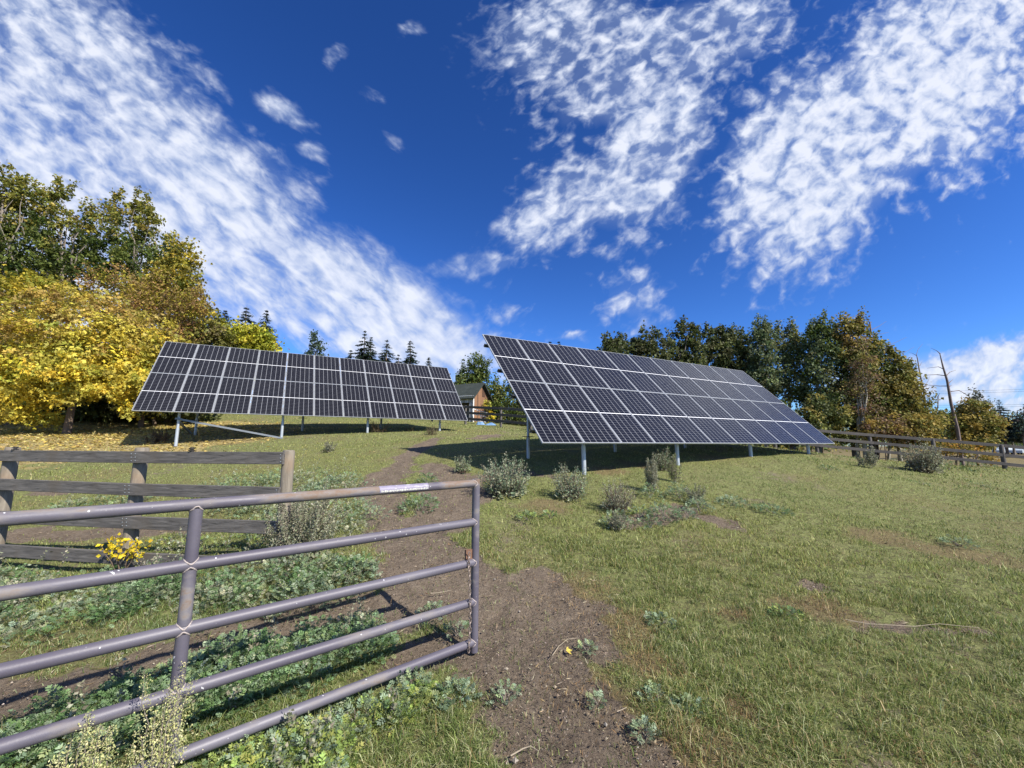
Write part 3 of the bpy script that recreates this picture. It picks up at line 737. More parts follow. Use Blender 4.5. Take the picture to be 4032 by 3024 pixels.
dead_tree('bare dead limbs sticking out of the top of the right grove', [(3425, 1560), (3422, 1400), (3428, 1300), (3425, 1270), (3418, 1262)],
          [[(3428, 1300), (3460, 1285), (3490, 1265)], [(3427, 1285), (3410, 1275)], [(3428, 1310), (3470, 1315), (3500, 1308)], [(3440, 1400), (3500, 1360), (3570, 1328)],
           [(3440, 1430), (3510, 1405), (3560, 1390), (3600, 1365)], [(3440, 1425), (3480, 1410), (3530, 1405)], [(3424, 1330), (3445, 1335)]], 22.4, .075)
dead_tree('thin bare sapling between the two dead trunks and the ochre bush', [(3680, 1760), (3684, 1640), (3693, 1600), (3694, 1560), (3700, 1548)], [[(3694, 1575), (3688, 1555), (3684, 1545)]], 23, .045)

# ------------------------------------------------------------------ solar arrays
def panel_mesh():
    mb = MB(); mb.box((PW / 2, PH / 2, .018), PW - .006, PH - .006, .012); return mb.mesh('solar_panel')
def frame_mesh():
    mb = MB(); t = .011; h = .034
    for y in (t / 2, PH - t / 2): mb.box((PW / 2, y, h / 2 - .004), PW, t, h)
    for x in (t / 2, PW - t / 2): mb.box((x, PH / 2, h / 2 - .004), t, PH - 2 * t, h)
    return mb.mesh('panel_frame')
PME = panel_mesh(); PME.materials.append(M['panel'])
FME = frame_mesh(); FME.materials.append(M['alu'])
RX = Matrix((E1, E2, EN)).transposed()
def solar_array(label, O, posts, brace=None):
    root = empty('solar_array', (O[0], O[1], float(gz(np.array([O[0]]), np.array([O[1]]))[0])), 0, label, 'solar array', 'ground mounted solar arrays')
    rl = np.array(root.location)
    for r in range(2):
        for c in range(11):
            P = O + E1 * c * (PW + PGAP) + E2 * r * (PH + PGAP) - rl
            o = bpy.data.objects.new('solar_panel', PME); link(o, root)
            o.matrix_local = Matrix.Translation(Vector(P)) @ RX.to_4x4()
            f = bpy.data.objects.new('panel_frame', FME); link(f, o)
    W = 11 * (PW + PGAP); Hh = 2 * (PH + PGAP)
    for b in (.42, 1.55, 2.55, 3.68):
        mb = MB(); c = O + E1 * W / 2 + E2 * b - EN * .047 - rl
        mb.obox(c, E1 * (W / 2 + .07), E2 * .02, EN * .04)
        mb.obox(c - EN * .035, E1 * (W / 2 + .07), E2 * .035, EN * .004)
        mb.build('purlin', M['darkmetal'] , root)
    front = [p for p in posts if p[2] == FH]; rear = [p for p in posts if p[2] == RH]
    ends = []
    for u, v, h in posts:
        a, P = on_line(O, u, v, h)
        zt = O[2] + h - .16; z0 = float(gz(P[:1], P[1:2])[0])
        mb = MB(); zs = z0 + (.50 if h == FH else .55)
        zs = min(zs, zt - .25)
        mb.tube([[P[0], P[1], z0 - .2] - rl, [P[0], P[1], zs + (.12 if h == FH else 0)] - rl], .05 if h == FH else .045, 16)
        mb.tube([np.array([P[0], P[1], zs]) - rl, np.array([P[0], P[1], zt]) - rl], .040 if h == FH else .035, 16)
        mb.build('post', M['galv'], root, True)
        mb = MB(); mb.obox(np.array([P[0], P[1], zt + .01]) - rl, E1 * .13, NH * .06, (0, 0, .008))
        mb.obox(np.array([P[0], P[1], zt - .05]) - rl, E1 * .07, NH * .02, (0, 0, .05))
        mb.build('bracket', M['darkmetal'], root)
        if h == RH: mb = MB(); mb.obox(np.array([P[0], P[1], zs]) - rl, E1 * .15, NH * .07, (0, 0, .008)); mb.build('flange', M['darkmetal'], root)
        ends.append((a, P, zt, zs, h))
    fr = [e for e in ends if e[4] == FH]
    for e in fr:                                          # sloping rafters over each pair of posts
        c = O + E1 * e[0] + E2 * 2.06 - EN * .13 - rl
        mb = MB(); mb.obox(c, E2 * 1.85, E1 * .03, EN * .045); mb.build('rafter', M['galv'], root)
    for e in [e for e in ends if e[4] == RH]:             # knee brace from each rear post towards the rafter foot
        a0 = np.array([e[1][0], e[1][1], e[3] + .1]); a1 = O + E1 * e[0] + E2 * 1.2 - EN * .16
        mb = MB(); mb.tube([a0 - rl, a1 - rl], .02, 8); mb.build('strut', M['galv'], root, True)
    if brace:
        for (u0, v0, d0), (u1, v1, d1) in brace:
            p0 = at(u0, v0, on_line(O, u0, v0, d0)[1][1]); p1 = at(u1, v1, on_line(O, u1, v1, d1)[1][1])
            ax = (p1 - p0) / 2; az = np.array([0, 0, 1.]); ay = unit(np.cross(az, ax)); az = unit(np.cross(ax, ay))
            mb = MB(); mb.obox((p0 + p1) / 2 - rl, ax, ay * .02, az * .028); mb.obox((p0 + p1) / 2 - rl - az * .032, ax, ay * .035, az * .003)
            mb.build('cross_brace', M['dullsteel'], root)
    return root
solar_array('left solar array of black panels up the slope, diagonal brace under its left end', OL, left_posts,
            [((690, 1647, FH - .07), (1112, 1725, FH - .07)), ((700, 1655, FH + .1), (752, 1706, RH - .1))])
solar_array('right solar array of twenty-two glossy panels, nearer and rising above the shrubs', OR, right_posts)

# ------------------------------------------------------------------ gate
ga, gb = ratio(1871, 1903)[1], ratio(1871, 2527)[1]
GY = 1.2 / (ga - gb)
GP = np.array([ratio(1871, 2200)[0] * GY, GY, 0]); gtop = CAMZ + ga * GY
gd = -np.array([(3880 - CX) / F, 1 / CP, 0]); gd = unit(gd)               # along the rails, towards the hinge side
gz0 = float(gz(GP[:1], GP[1:2])[0])
gyaw = math.atan2(gd[1], gd[0])
GL = 3.65; gr = .0305
gate = empty('metal_gate', (GP[0], GP[1], gz0), gyaw, 'open purple-grey five-rail pipe gate with rust streaks in the left foreground', 'gate')
def gl(p): return np.array(p, float)                                        # gate local coordinates: x along, z up
rz = []
for v in (1903, 2055, 2213, 2368, 2527): rz.append(CAMZ + ratio(1871, v)[1] * GY - gz0)
# brace position: where the bearing of its top meets the gate's plane
k = ratio(776, 1985)[0]; sb = (k * GP[1] - GP[0]) / (gd[0] - k * gd[1])
for i, z in enumerate(rz):
    mb = MB(); mb.tube([(t, 0, z) for t in np.linspace(.018, GL, 24)], gr, 24)
    mb.build('rail', M['gate'], gate, True)
def cyl(name, x, z0, z1, r=gr, n=24):
    mb = MB(); mb.tube([(x, 0, z) for z in np.linspace(z0, z1, 14)], r, n); return mb.build(name, M['gate'], gate, True)
cyl('end_post', 0, .0, rz[0] + .035, .0315)
cyl('end_post', GL, .0, rz[0] + .035, .0315)
for xb in (sb, sb + 1.3):
    for i in range(4):
        b_ = cyl('brace', xb, rz[i + 1] + .02, rz[i] - .02, .0300)
def ring(mb, c, axis, r, t, seed):
    rng = np.random.default_rng(seed); th = np.linspace(0, 2 * np.pi, 25)
    a = unit(np.cross(axis, (0.3, 1, .2))); b = np.cross(axis, a)
    P = [np.array(c) + (r + rng.normal() * .0008) * (math.cos(q) * a + math.sin(q) * b) + np.array(axis) * (gr * gr - (r * (a[1] * math.cos(q) + b[1] * math.sin(q))) ** 2 > 0) * 0 for q in th]
    mb.tube(P, t, 6, 0, False)
for i, z in enumerate(rz): # saddle-shaped weld beads where round meets round
    def saddle(xc, zc, sgn, axis):
        th = np.linspace(0, 2 * np.pi, 33); r = gr * .99; rng = np.random.default_rng(int(abs(xc * 100) + i * 7 + sgn + 3))
        P = []
        for q in th:
            yy = r * math.sin(q); off = math.sqrt(max(0, gr * gr - yy * yy)) + .0015 + rng.normal() * .0012
            P.append((xc + r * math.cos(q), yy, zc + sgn * off) if axis == 'z' else (xc + off, yy, zc + r * math.cos(q)))
        mb = MB(); mb.tube(P, .0038, 6, 0, False); mb.build('weld_bead', M['weld'], gate, True)
    saddle(0, z, 1, 'x')
    for xb in (sb, sb + 1.3):
        if i < 4: saddle(xb, z, -1, 'z')
        if i > 0: saddle(xb, z, 1, 'z')
# latch bracket welded on the third rail beside the post
mb = MB(); zc = rz[2] + gr + .035
mb.box((.060, 0, zc), .062, .004, .07); mb.box((.091, -.004, zc), .004, .022, .08); mb.box((.060, -.006, zc + .036), .062, .02, .004)
mb.obox((.066, -.004, zc + .01), (.012, 0, -.022), (0, .002, 0), (.003, 0, .002))
mb.build('latch_bracket', M['rust'], gate)
# faded sticker wrapped round the top rail
def along(u, v):
    k = ratio(u, v)[0]; return (k * GP[1] - GP[0]) / (gd[0] - k * gd[1])
x0, x1 = along(1680, 1920), along(1488, 1935)
side = -1 if True else 1
# direction of the camera in gate-local coordinates
cam_l = Matrix.Rotation(-gyaw, 3, 'Z') @ Vector((-GP[0], -GP[1], 0)); sd = 1 if cam_l.y > 0 else -1
def wrap(x0, x1, a0, a1, r, seg=8, jag=0):
    V = []; nx_ = 20
    for i in range(nx_ + 1):
        x = x0 + (x1 - x0) * i / nx_
        for j in range(seg + 1):
            a = math.radians(a0 + (a1 - a0) * j / seg + (random.uniform(-jag, jag) if j == seg else 0))
            V.append((x, sd * r * math.cos(a), rz[0] + r * math.sin(a)))
    Q = [(i * (seg + 1) + j, (i + 1) * (seg + 1) + j, (i + 1) * (seg + 1) + j + 1, i * (seg + 1) + j + 1) for i in range(nx_) for j in range(seg)]
    return V, Q
mb = MB(); mb.raw(*wrap(x0, x1, 75, -25, gr + .0012)); stk = mb.build('sticker', M['sticker'], gate, True)
mb = MB(); x = x0 + .006; random.seed(3)
while x < x1 - .012:
    w = random.uniform(.008, .013); h = random.uniform(.5, .8)
    V, Q = wrap(x, x + w, 2 + random.uniform(-4, 4), -27 * h, gr + .0024, 4, 5); mb.raw(V, Q); x += w + random.uniform(.0008, .004)
for q in range(12):
    xx = random.uniform(x0, x1 - .03); a = random.uniform(15, 62); V, Q = wrap(xx, xx + random.uniform(.008, .035), a, a - random.uniform(2, 7), gr + .0022, 2, 2); mb.raw(V, Q)
ch = mb.build('letters', M['stickerwhite'], stk)
# chain
def chain():
    top = GP + gd * .045; cd = unit(np.array([-GP[0], -GP[1], 0]))
    rl = np.array([top[0], top[1], gz0])
    root = None; mb = MB(); z = rz[2] + .075; i = 0; L = .040; px_ = gr * 1.35
    while z > .03:
        cx_ = gd * (math.sin(i * .35) * .006 + (.012 if z > rz[2] - .06 else -.0)) + cd * (px_ + .004 * math.sin(i * .8))
        c = cx_ + np.array([0, 0, z]); th = np.linspace(0, 2 * np.pi, 15)
        w = unit(gd + .25 * np.array([random.uniform(-1, 1), random.uniform(-1, 1), 0])) if i % 2 == 0 else unit(cd + .4 * gd)
        P = [c + np.array([0, 0, 1]) * L * .56 * math.cos(q) + w * .011 * math.sin(q) for q in th]
        mb.tube(P, .0036, 7, 0, False); z -= L * .86; i += 1
    o = mb.build('chain', M['chain'], None, True); o.location = Vector([float(t) for t in rl])
    tag(o, 'rusty steel chain hanging down the end post of the pipe gate', 'chain')
chain()

# ------------------------------------------------------------------ wooden fences
def plank(mb, a, b, h, t, sag=0):
    a, b = np.asarray(a, float), np.asarray(b, float); ax = (b - a) / 2; ay = unit(np.cross((0, 0, 1), ax)) ; az = unit(np.cross(ax, ay))
    mb.obox((a + b) / 2, ax, ay * t / 2, az * h / 2, 0, .004)
def oriented(name, a, b, h, t, mat, root):
    a, b = np.asarray(a, float), np.asarray(b, float); rl = np.array(root.location)
    L = np.linalg.norm(b - a); mb = MB(); mb.obox((0, 0, 0), (L / 2, 0, 0), (0, t / 2, 0), (0, 0, h / 2), 0, .004)
    o = mb.build(name, mat, root); d = unit(b - a); ay = unit(np.cross((0, 0, 1), d)); az = np.cross(d, ay)
    Mx = Matrix((d, ay, az)).transposed().to_4x4(); o.matrix_local = Matrix.Translation(Vector((a + b) / 2 - rl)) @ Mx; return o
def round_post(P, z0, z1, r, root, mat, cap=True, lean=0.):
    rl = np.array(root.location); mb = MB(); H = z1 - z0
    prof = [(-.2, 1), (H * .3, 1.01), (H * .6, .98), (H - .02, .96), (H - .004, .88), (H, .6)]
    mb.tube([(lean * z, 0, z) for z, _ in prof], [r * k for _, k in prof], 18)
    o = mb.build('post', mat, root, True); o.location = Vector([P[0] - rl[0], P[1] - rl[1], z0 - rl[2]]); return o
# near fence: posts on a line from (1117) to beyond the left edge
fa = at(1112, 2215, 4.62); fb = at(20, 2240, 5.12); fdir = unit((fb - fa) * [1, 1, 0]); fnrm = np.array([-fdir[1], fdir[0], 0])
if fnrm[1] > 0: fnrm = -fnrm                     # towards the camera
def fence_pt(u, v, off=0.):
    k = ratio(u, v)[0]; B = fa + fnrm * off; s = (k * B[1] - B[0]) / (fdir[0] - k * fdir[1]); P = B + fdir * s
    return np.array([P[0], P[1], at(u, v, P[1])[2]]), s
root = empty('wooden_fence', (fa[0], fa[1], float(gz(fa[:1], fa[1:2])[0])), 0, 'weathered four-rail wooden fence with dark planks at the left, behind the pipe gate', 'fence')
for u, vt in ((1120, 1772), (530, 1762), (10, 1760), (-560, 1755)):
    P, s = fence_pt(u, 2000, -.085)
    zt = at(u, vt, P[1])[2]; round_post(P, float(gz(P[:1], P[1:2])[0]), zt + .0, .066 if u > 600 else .072, root, M['post'], lean=-.0)
rails = [[(0, 1794), (525, 1800), (1117, 1804)], [(0, 1907), (500, 1926), (1100, 1943)], [(0, 2052), (490, 2055), (1095, 2082)], [(0, 2167), (500, 2198), (1085, 2228)]]
rails[2] = [(0, 2035), (490, 2056), (1095, 2078)]
for i, r in enumerate(rails):
    P0, _ = fence_pt(*r[0]); P1, _ = fence_pt(*r[1]); P2, _ = fence_pt(*r[2])
    e = P0 + (P0 - P1) * 1.3
    oriented('rail', P1 + (P0 - P1) * .002, e, .135, .038, M['rail'], root)
    oriented('rail', P2, P1 + (P2 - P1) * .002, .135, .038, M['rail'], root)
for u in (60, 756):
    P, _ = fence_pt(u, 1770, -.0); zt = fence_pt(u, 1772 + (u > 500) * 3)[0][2]
    rl = np.array(root.location); mb = MB()
    for dz, r_ in ((.0, .022), (.012, .034), (.022, .018), (.034, .032), (.042, .02)):
        mb.tube([P * [1, 1, 0] + [0, 0, zt - .012 + dz] - rl, P * [1, 1, 0] + [0, 0, zt - .002 + dz] - rl], r_, 14)
    mb.build('insulator', M['black'], root, True)
# nail heads
mb = MB(); rl = np.array(root.location)
for r in rails:
    for (u, v), du in ((r[1], -8), (r[1], 8), (r[2], -12)):
        for dv in (-14, 0, 14):
            P, _ = fence_pt(u + du, v + dv, .021); mb.tube([P - rl, P + fnrm * .003 - rl], .005, 8)
mb.build('nail_heads', M['galv'], root)

def far_fence(label, posts, rail_rows, width, mat):
    """posts: (u, vbase, Y); rail_rows: list of v offsets as v at each post"""
    P = [at(u, vb, Y) for u, vb, Y in posts]
    z = [float(gz(p[:1], p[1:2])[0]) for p in P]
    root = empty('wooden_fence', (P[0][0], P[0][1], z[0]), 0, label, 'fence')
    for i, (p, (u, vb, Y)) in enumerate(zip(P, posts)):
        zt = at(u, rail_rows[0][i] - 6, Y)[2]; round_post(p + [0, .09, 0], z[i], zt, .075, root, mat)
    for row in rail_rows:
        for i in range(len(posts) - 1):
            a = at(posts[i][0], row[i], posts[i][2]); b = at(posts[i + 1][0], row[i + 1], posts[i + 1][2])
            oriented('rail', a, b - (b - a) * .0015, width, .04, mat, root)
far_fence('grey three-rail fence running down the slope at the right, in front of the grove', [(3060, 1785, 19.6), (3225, 1790, 19.1), (3440, 1795, 18.6), (3692, 1812, 17.8), (3968, 1848, 17), (4280, 1885, 16.2)],
          [[1682, 1696, 1714, 1733, 1757, 1785], [1710, 1725, 1744, 1767, 1794, 1824], [1738, 1754, 1775, 1799, 1828, 1860]], .125, M['railfar'])
far_fence('dark three-rail fence in front of the shed between the two arrays', [(1700, 1665, 27.5), (1832, 1670, 26), (1972, 1680, 23.8), (2090, 1692, 21.8), (2220, 1705, 20)],
          [[1596, 1602, 1608, 1616, 1626], [1618, 1625, 1633, 1642, 1653], [1640, 1648, 1658, 1669, 1682]], .15, M['rail'])

# ------------------------------------------------------------------ shed
def shed():
    Yb = 30.; c0 = at(1859, 1665, Yb); gz_ = float(gz(c0[:1], c0[1:2])[0]); c0[2] = gz_   # near front corner
    eave = at(1859, 1557, Yb)[2] - gz_; ridge = at(1885, 1506, Yb + 1)[2] - gz_
    th = math.radians(64); gdv = np.array([math.cos(th), math.sin(th), 0]); fdv = np.array([-math.sin(th), math.cos(th), 0])   # gable wall runs back right, front wall runs left
    Wg = 2.5; Lf = 4.6
    root = empty('shed', c0, 0, 'small weathered wooden shed with dark shingle roof and brown plank gable behind the fence', 'shed')
    Z = np.array([0, 0, 1.])
    def plankmat(name, col, along):
        m, nt, out = newmat(name); n = N(nt); tc = n('TexCoord').outputs['Object']
        dp = n.vmath('DOT_PRODUCT', tc, tuple(along)); w = n.math('DIVIDE', dp, .16)
        fr = n.math('FRACT', w); gap = n.math('LESS_THAN', fr, .07)
        rnd = n('TexWhiteNoise', noise_dimensions='1D'); n.link(n.math('FLOOR', w), rnd.inputs['W'])
        mp = n('Mapping', i_Vector=tc); mp.inputs['Scale'].default_value = (6, 6, 1)
        g_ = n.noise(mp.outputs[0], 3, 5, .6)
        c = n.mix(rnd.outputs['Value'], tuple(x * .6 for x in col), tuple(x * 1.35 for x in col))
        c = n.mix(n.math('MULTIPLY', g_, .5), c, (.10, .07, .05)); c = n.mix(gap, c, (.015, .01, .008))
        p = n('BsdfPrincipled', i_Base_Color=c, i_Roughness=.85); n.link(p.outputs[0], out.inputs[0]); return m
    gm = plankmat('brown_gable_planks', (.24, .12, .06), gdv); fm = plankmat('white_washed_planks', (.48, .50, .52), fdv)
    def slab(name, poly, nrm, t, mat):
        poly = np.array(poly, float); k_ = len(poly); V = np.concatenate([poly, poly - np.asarray(nrm) * t])
        me = bpy.data.meshes.new(name); me.from_pydata([tuple(v) for v in V], [], [tuple(range(k_)), tuple(range(2 * k_ - 1, k_ - 1, -1))] + [(i, (i + 1) % k_ + 0, (i + 1) % k_ + k_, i + k_) for i in range(k_)])
        me.materials.append(mat); o = bpy.data.objects.new(name, me); return link(o, root)
    slab('gable_wall', [0 * Z, gdv * Wg, gdv * Wg + Z * eave, gdv * Wg / 2 + Z * (ridge - .08), Z * eave], -fdv * -1, -.06, gm)
    # window hatch in gable
    cw = gdv * Wg * .56 - fdv * .02
    slab('gable_hatch', [cw + Z * (eave + .05), cw + gdv * .42 + Z * (eave + .05), cw + gdv * .42 + Z * (eave + .5), cw + Z * (eave + .62)], fdv, -.02, mat_simple('dark_hatch', (.07, .035, .02), .9))
    # front wall with an opening
    op0, op1, ot = .28, 2.4, eave * .74
    slab('front_wall', [0 * Z, fdv * op0, fdv * op0 + Z * ot, fdv * op1 + Z * ot, fdv * op1, fdv * Lf, fdv * Lf + Z * (eave - .0), Z * (eave - .0)], -gdv, .06, fm)
    slab('back_wall', [gdv * (Wg - .1) + fdv * 0.1, gdv * (Wg - .1) + fdv * (Lf - .1), gdv * (Wg - .1) + fdv * (Lf - .1) + Z * eave, gdv * (Wg - .1) + fdv * .1 + Z * eave], gdv, .06, fm)
    slab('side_wall', [fdv * Lf + gdv * .07, fdv * Lf + gdv * Wg, fdv * Lf + gdv * Wg + Z * eave, fdv * Lf + gdv * Wg / 2 + Z * (ridge - .08), fdv * Lf + gdv * .07 + Z * eave], fdv, .06, gm)
    rm, nt, out = newmat('dark_green_shingles'); n = N(nt); tc = n('TexCoord').outputs['Object']
    br = n('TexBrick', i_Vector=n('Mapping', i_Vector=tc).outputs[0]); br.inputs['Scale'].default_value = 4
    nn = n.noise(tc, 3, 5, .65); c = n.ramp(nn, [(.3, (.018, .026, .022)), (.6, (.035, .045, .038)), (.8, (.07, .08, .07))])
    wv = n('TexWave', i_Vector=tc, bands_direction='Z'); wv.inputs['Scale'].default_value = 3.2
    c = n.mix(n.math('MULTIPLY', n.math('LESS_THAN', wv.outputs['Fac'], .18), .6), c, (.008, .01, .01))
    p = n('BsdfPrincipled', i_Base_Color=c, i_Roughness=.9); n.link(p.outputs[0], out.inputs[0])
    ov = .28
    for s_ in (0, 1):
        ea = gdv * (-ov if s_ == 0 else Wg + ov); sl = (ridge - eave) / (Wg / 2); ze = eave - ov * sl + .03
        rd = gdv * Wg / 2 + Z * ridge
        nr = unit(np.cross(fdv, (rd - (ea + Z * ze)))) * (1 if s_ == 1 else -1)
        if nr[2] < 0: nr = -nr
        slab('roof', [ea + Z * ze - fdv * ov, ea + Z * ze + fdv * (Lf + ov), rd + fdv * (Lf + ov), rd - fdv * ov], nr, .07, rm)
    mb = MB(); mb.obox(gdv * -.02 + fdv * (Lf / 2) + Z * (eave - .07), fdv * Lf / 2, gdv * .03, Z * .08); mb.build('fascia', M['whitepaint'], root)
    mb = MB(); mb.obox(-fdv * .09 - gdv * .0 + gdv * .0 + Z * .0 + np.array([0, 0, eave / 2]), gdv * .05, fdv * .03, Z * eave / 2); mb.build('corner_board', M['whitepaint'], root)
shed()
# white tube gate leaning at the shed and blue tarps
def tube_gate():
    Yb = 27.4; c = [at(u, v, Yb) for u, v in ((1862, 1610), (1925, 1628), (1925, 1664), (1862, 1655))]
    b = at(1862, 1660, Yb); b[2] = float(gz(b[:1], b[1:2])[0]); root = empty('pipe_gate', b, 0, 'white pipe gate standing in front of the brown shed gable', 'gate')
    c = [p - b for p in c]
    mb = MB(); mb.tube([c[0], c[1], c[2], c[3], c[0]], .028, 8); mb.build('gate_frame', M['whitepaint'], root, True)
    mb = MB()
    mb.tube([(c[0] * .55 + c[3] * .45), (c[1] * .55 + c[2] * .45)], .022, 8); mb.tube([(c[0] + c[1]) / 2, (c[2] + c[3]) / 2], .022, 8)
    mb.build('bars', M['whitepaint'], root, True)
tube_gate()
def tarp(label, u, v, Yb, w, h, seed):
    b = at(u, v, Yb); b[2] = float(gz(b[:1], b[1:2])[0]); rng = np.random.default_rng(seed)
    n_ = 14; gx, gy = np.meshgrid(np.linspace(-1, 1, n_), np.linspace(-1, 1, n_))
    z = h * np.clip(1 - (np.abs(gx) ** 3 + np.abs(gy) ** 3), 0, 1) * (.2 + 1.3 * vnoise(gx * 4 + seed, gy * 4, seed)) - .02
    V = np.stack([gx * w / 2, gy * w / 3, z], -1).reshape(-1, 3); I = np.arange(n_ * n_).reshape(n_, n_)
    Q = np.stack([I[:-1, :-1].ravel(), I[:-1, 1:].ravel(), I[1:, 1:].ravel(), I[1:, :-1].ravel()], -1)
    o = add('tarp', np_mesh('tarp', V, [Q], None, True), M['tarp'], None, b); tag(o, label, 'tarp', 'blue tarps by the shed')
tarp('crumpled light blue tarp heap under the white pipe gate, left one of two', 1893, 1664, 26.8, .6, .2, 1)
tarp('crumpled light blue tarp heap right of the white pipe gate, right one of two', 1932, 1668, 26.6, .8, .16, 2)

# ------------------------------------------------------------------ far vehicles and power lines
def car(label, u, Y, yaw, L=4.4, H=1.45, zoff=0):
    p = at(u, 1745, Y); p[2] = float(gz(p[:1], p[1:2])[0]); root = empty('parked_car', p, yaw, label, 'car', 'cars parked far beyond the fence')
    prof = [(-.5, .22), (-.5, .5), (-.46, .58), (-.26, .64), (-.12, .98), (.2, 1.0), (.38, .66), (.48, .58), (.5, .45), (.5, .22)]
    V = []; W = .86
    for s in (-1, 1):
        for x, z in prof: V.append((x * L, s * (W if z < .7 else W * .8), z * H))
    k_ = len(prof); me = bpy.data.meshes.new('body')
    me.from_pydata(V, [], [tuple(range(k_))[::-1], tuple(range(k_, 2 * k_))] + [(i, (i + 1) % k_, (i + 1) % k_ + k_, i + k_) for i in range(k_)])
    add('body', me, M['carpaint'], root)
    mb = MB()
    for s in (-1, 1): mb.obox((.03 * L, s * W * .87, .80 * H), (.17 * L, 0, 0), (0, .02, 0), (0, -s * .05, .11 * H))
    mb.build('window', M['glass'], root)
    for sx in (-.32, .32):
        for s in (-1, 1):
            mb = MB(); mb.tube([(sx * L, s * (W - .1), .32), (sx * L, s * (W + .02), .32)], .32, 16); w = mb.build('wheel', M['tyre'], root, True)
            mb = MB(); mb.tube([(sx * L, s * (W + .015), .32), (sx * L, s * (W + .035), .32)], .18, 10); mb.build('rim', M['carpaint'], w, True)
car('pale grey car parked far beyond the right fence, under the lone far spruce', 3958, 78, .25, 4.6)
car('pale grey car parked at the right edge of the photo far beyond the fence', 4022, 76, .3, 4.5)
car('small pale car seen far off beside the foot of the leaning dead trunk', 3796, 90, .2, 3.9)
def wire(label, v0, v1, Y0, Y1, u0=3300, u1=4500):
    a = at(u0, v0, Y0); b = at(u1, v1, Y1); t = np.linspace(0, 1, 24)[:, None]
    P = a + (b - a) * t; P[:, 2] -= 4 * 1.2 * (t * (1 - t))[:, 0]
    mb = MB(); mb.tube(P - a, .022, 5); o = mb.build('power_line', M['darkmetal']); o.location = Vector([float(q) for q in a])
    tag(o, label, 'power line', 'power lines across the sky')
wire('topmost thin power line crossing the sky at the right', 1532, 1505, 120, 90)
wire('second power line from the top crossing the sky at the right', 1540, 1514, 120, 90)
wire('third power line from the top, just above the far spruce', 1583, 1570, 120, 90)
wire('lowest power line, crossing just behind the tip of the far spruce', 1590, 1579, 120, 90)

# ------------------------------------------------------------------ grass
def blades(name, label, rmin, rmax, count, hl, wl, cols, amax=64, seg2=True, dirt_keep=.03, seed=1, lean=.9):
    rng = np.random.default_rng(seed)
    r = np.sqrt(rng.uniform(rmin ** 2, rmax ** 2, count)) if rmax / rmin < 2.5 else rmin * (rmax / rmin) ** rng.uniform(0, 1, count)
    a = np.radians(rng.uniform(-amax, amax, count))
    x, y = r * np.sin(a), r * np.cos(a)
    dirt, dry, lit = masks(x, y)
    tuft = .55 * fbm(x * 3.2, y * 3.2, 91) + .45 * vnoise(x * 13, y * 13, 95)
    gl_ = np.abs((x + .29) * .6567 - (y - 3.40) * .7541); onl = (gl_ < .16) & (x < -.2)
    keep = rng.random(count) < np.where(onl, .35, 1) * np.clip(1 - dirt * 1.15, dirt_keep, 1) * (1 - .75 * dry) * np.clip((tuft - .22) * 3.2, .12, 1) * (1 - .6 * lit)
    x, y = x[keep], y[keep]; n = len(x); r = r[keep]; dry = dry[keep]; tuft = tuft[keep]; dirt = dirt[keep]
    z = gz(x, y) - .02
    h = rng.uniform(*hl, n) * np.where(rng.random(n) < .07, 1.8, 1) * (.35 + 1.3 * tuft) * (1 - .4 * dirt); w = rng.uniform(*wl, n)
    th = rng.uniform(0, 2 * np.pi, n); d = np.stack([np.cos(th), np.sin(th), np.zeros(n)], -1)
    ph = rng.uniform(0, 2 * np.pi, n); ln = rng.uniform(.15, lean, n)
    lv = np.stack([np.cos(ph), np.sin(ph), np.zeros(n)], -1) * (ln * h)[:, None]
    B = np.stack([x, y, z], -1); up = np.array([0, 0, 1.])
    c = pick(cols, n, rng, .2)
    straw = rng.random(n) < (.09 + .45 * dry); c[straw] = pick([(.34, .27, .13), (.42, .36, .20), (.26, .18, .08)], straw.sum(), rng, .15)
    big = fbm(x * .35, y * .35, 13)[:, None]; c = c * (1 + (big - .5) * np.array([.55, .25, .1]))
    if seg2:
        M1 = B + up * (h * .6)[:, None] + lv * .35
        T = B + up * (h * (1 - .35 * ln))[:, None] + lv
        V = np.stack([B - d * w[:, None], B + d * w[:, None], M1 + d * w[:, None] * .7, M1 - d * w[:, None] * .7, T], 1).reshape(-1, 3)
        i = np.arange(n) * 5
        Q = np.stack([i, i + 1, i + 2, i + 3], -1); T3 = np.stack([i + 3, i + 2, i + 4], -1)
        me = np_mesh(name, V, [Q, T3], np.clip(np.repeat(c, 5, 0), 0, 1))
    else:
        T = B + up * h[:, None] + lv
        V = np.stack([B - d * w[:, None], B + d * w[:, None], T], 1).reshape(-1, 3); i = np.arange(n) * 3
        me = np_mesh(name, V, [np.stack([i, i + 1, i + 2], -1)], np.clip(np.repeat(c, 3, 0), 0, 1))
    o = add(name, me, M['grass']); tag(o, label, 'grass', kind='stuff'); return o
GC = [(.125, .175, .045), (.165, .215, .055), (.27, .31, .11), (.085, .13, .03), (.42, .44, .23)]
GC2 = [(.215, .25, .068), (.27, .30, .085), (.37, .39, .15), (.15, .18, .05)]
blades('foreground_grass', 'short green grass blades with straw in the near foreground', 1.3, 5.8, 800000, (.025, .085), (.0013, .0028), GC, seed=1, lean=1.3)
blades('pasture_grass', 'olive grass covering the slope up to the arrays', 5.0, 16, 420000, (.025, .06), (.004, .008), GC2, seg2=False, seed=2)
blades('pasture_grass', 'olive grass on the crest and towards the far fences', 14, 34, 150000, (.03, .07), (.010, .022), GC2, seg2=False, seed=3, amax=58)

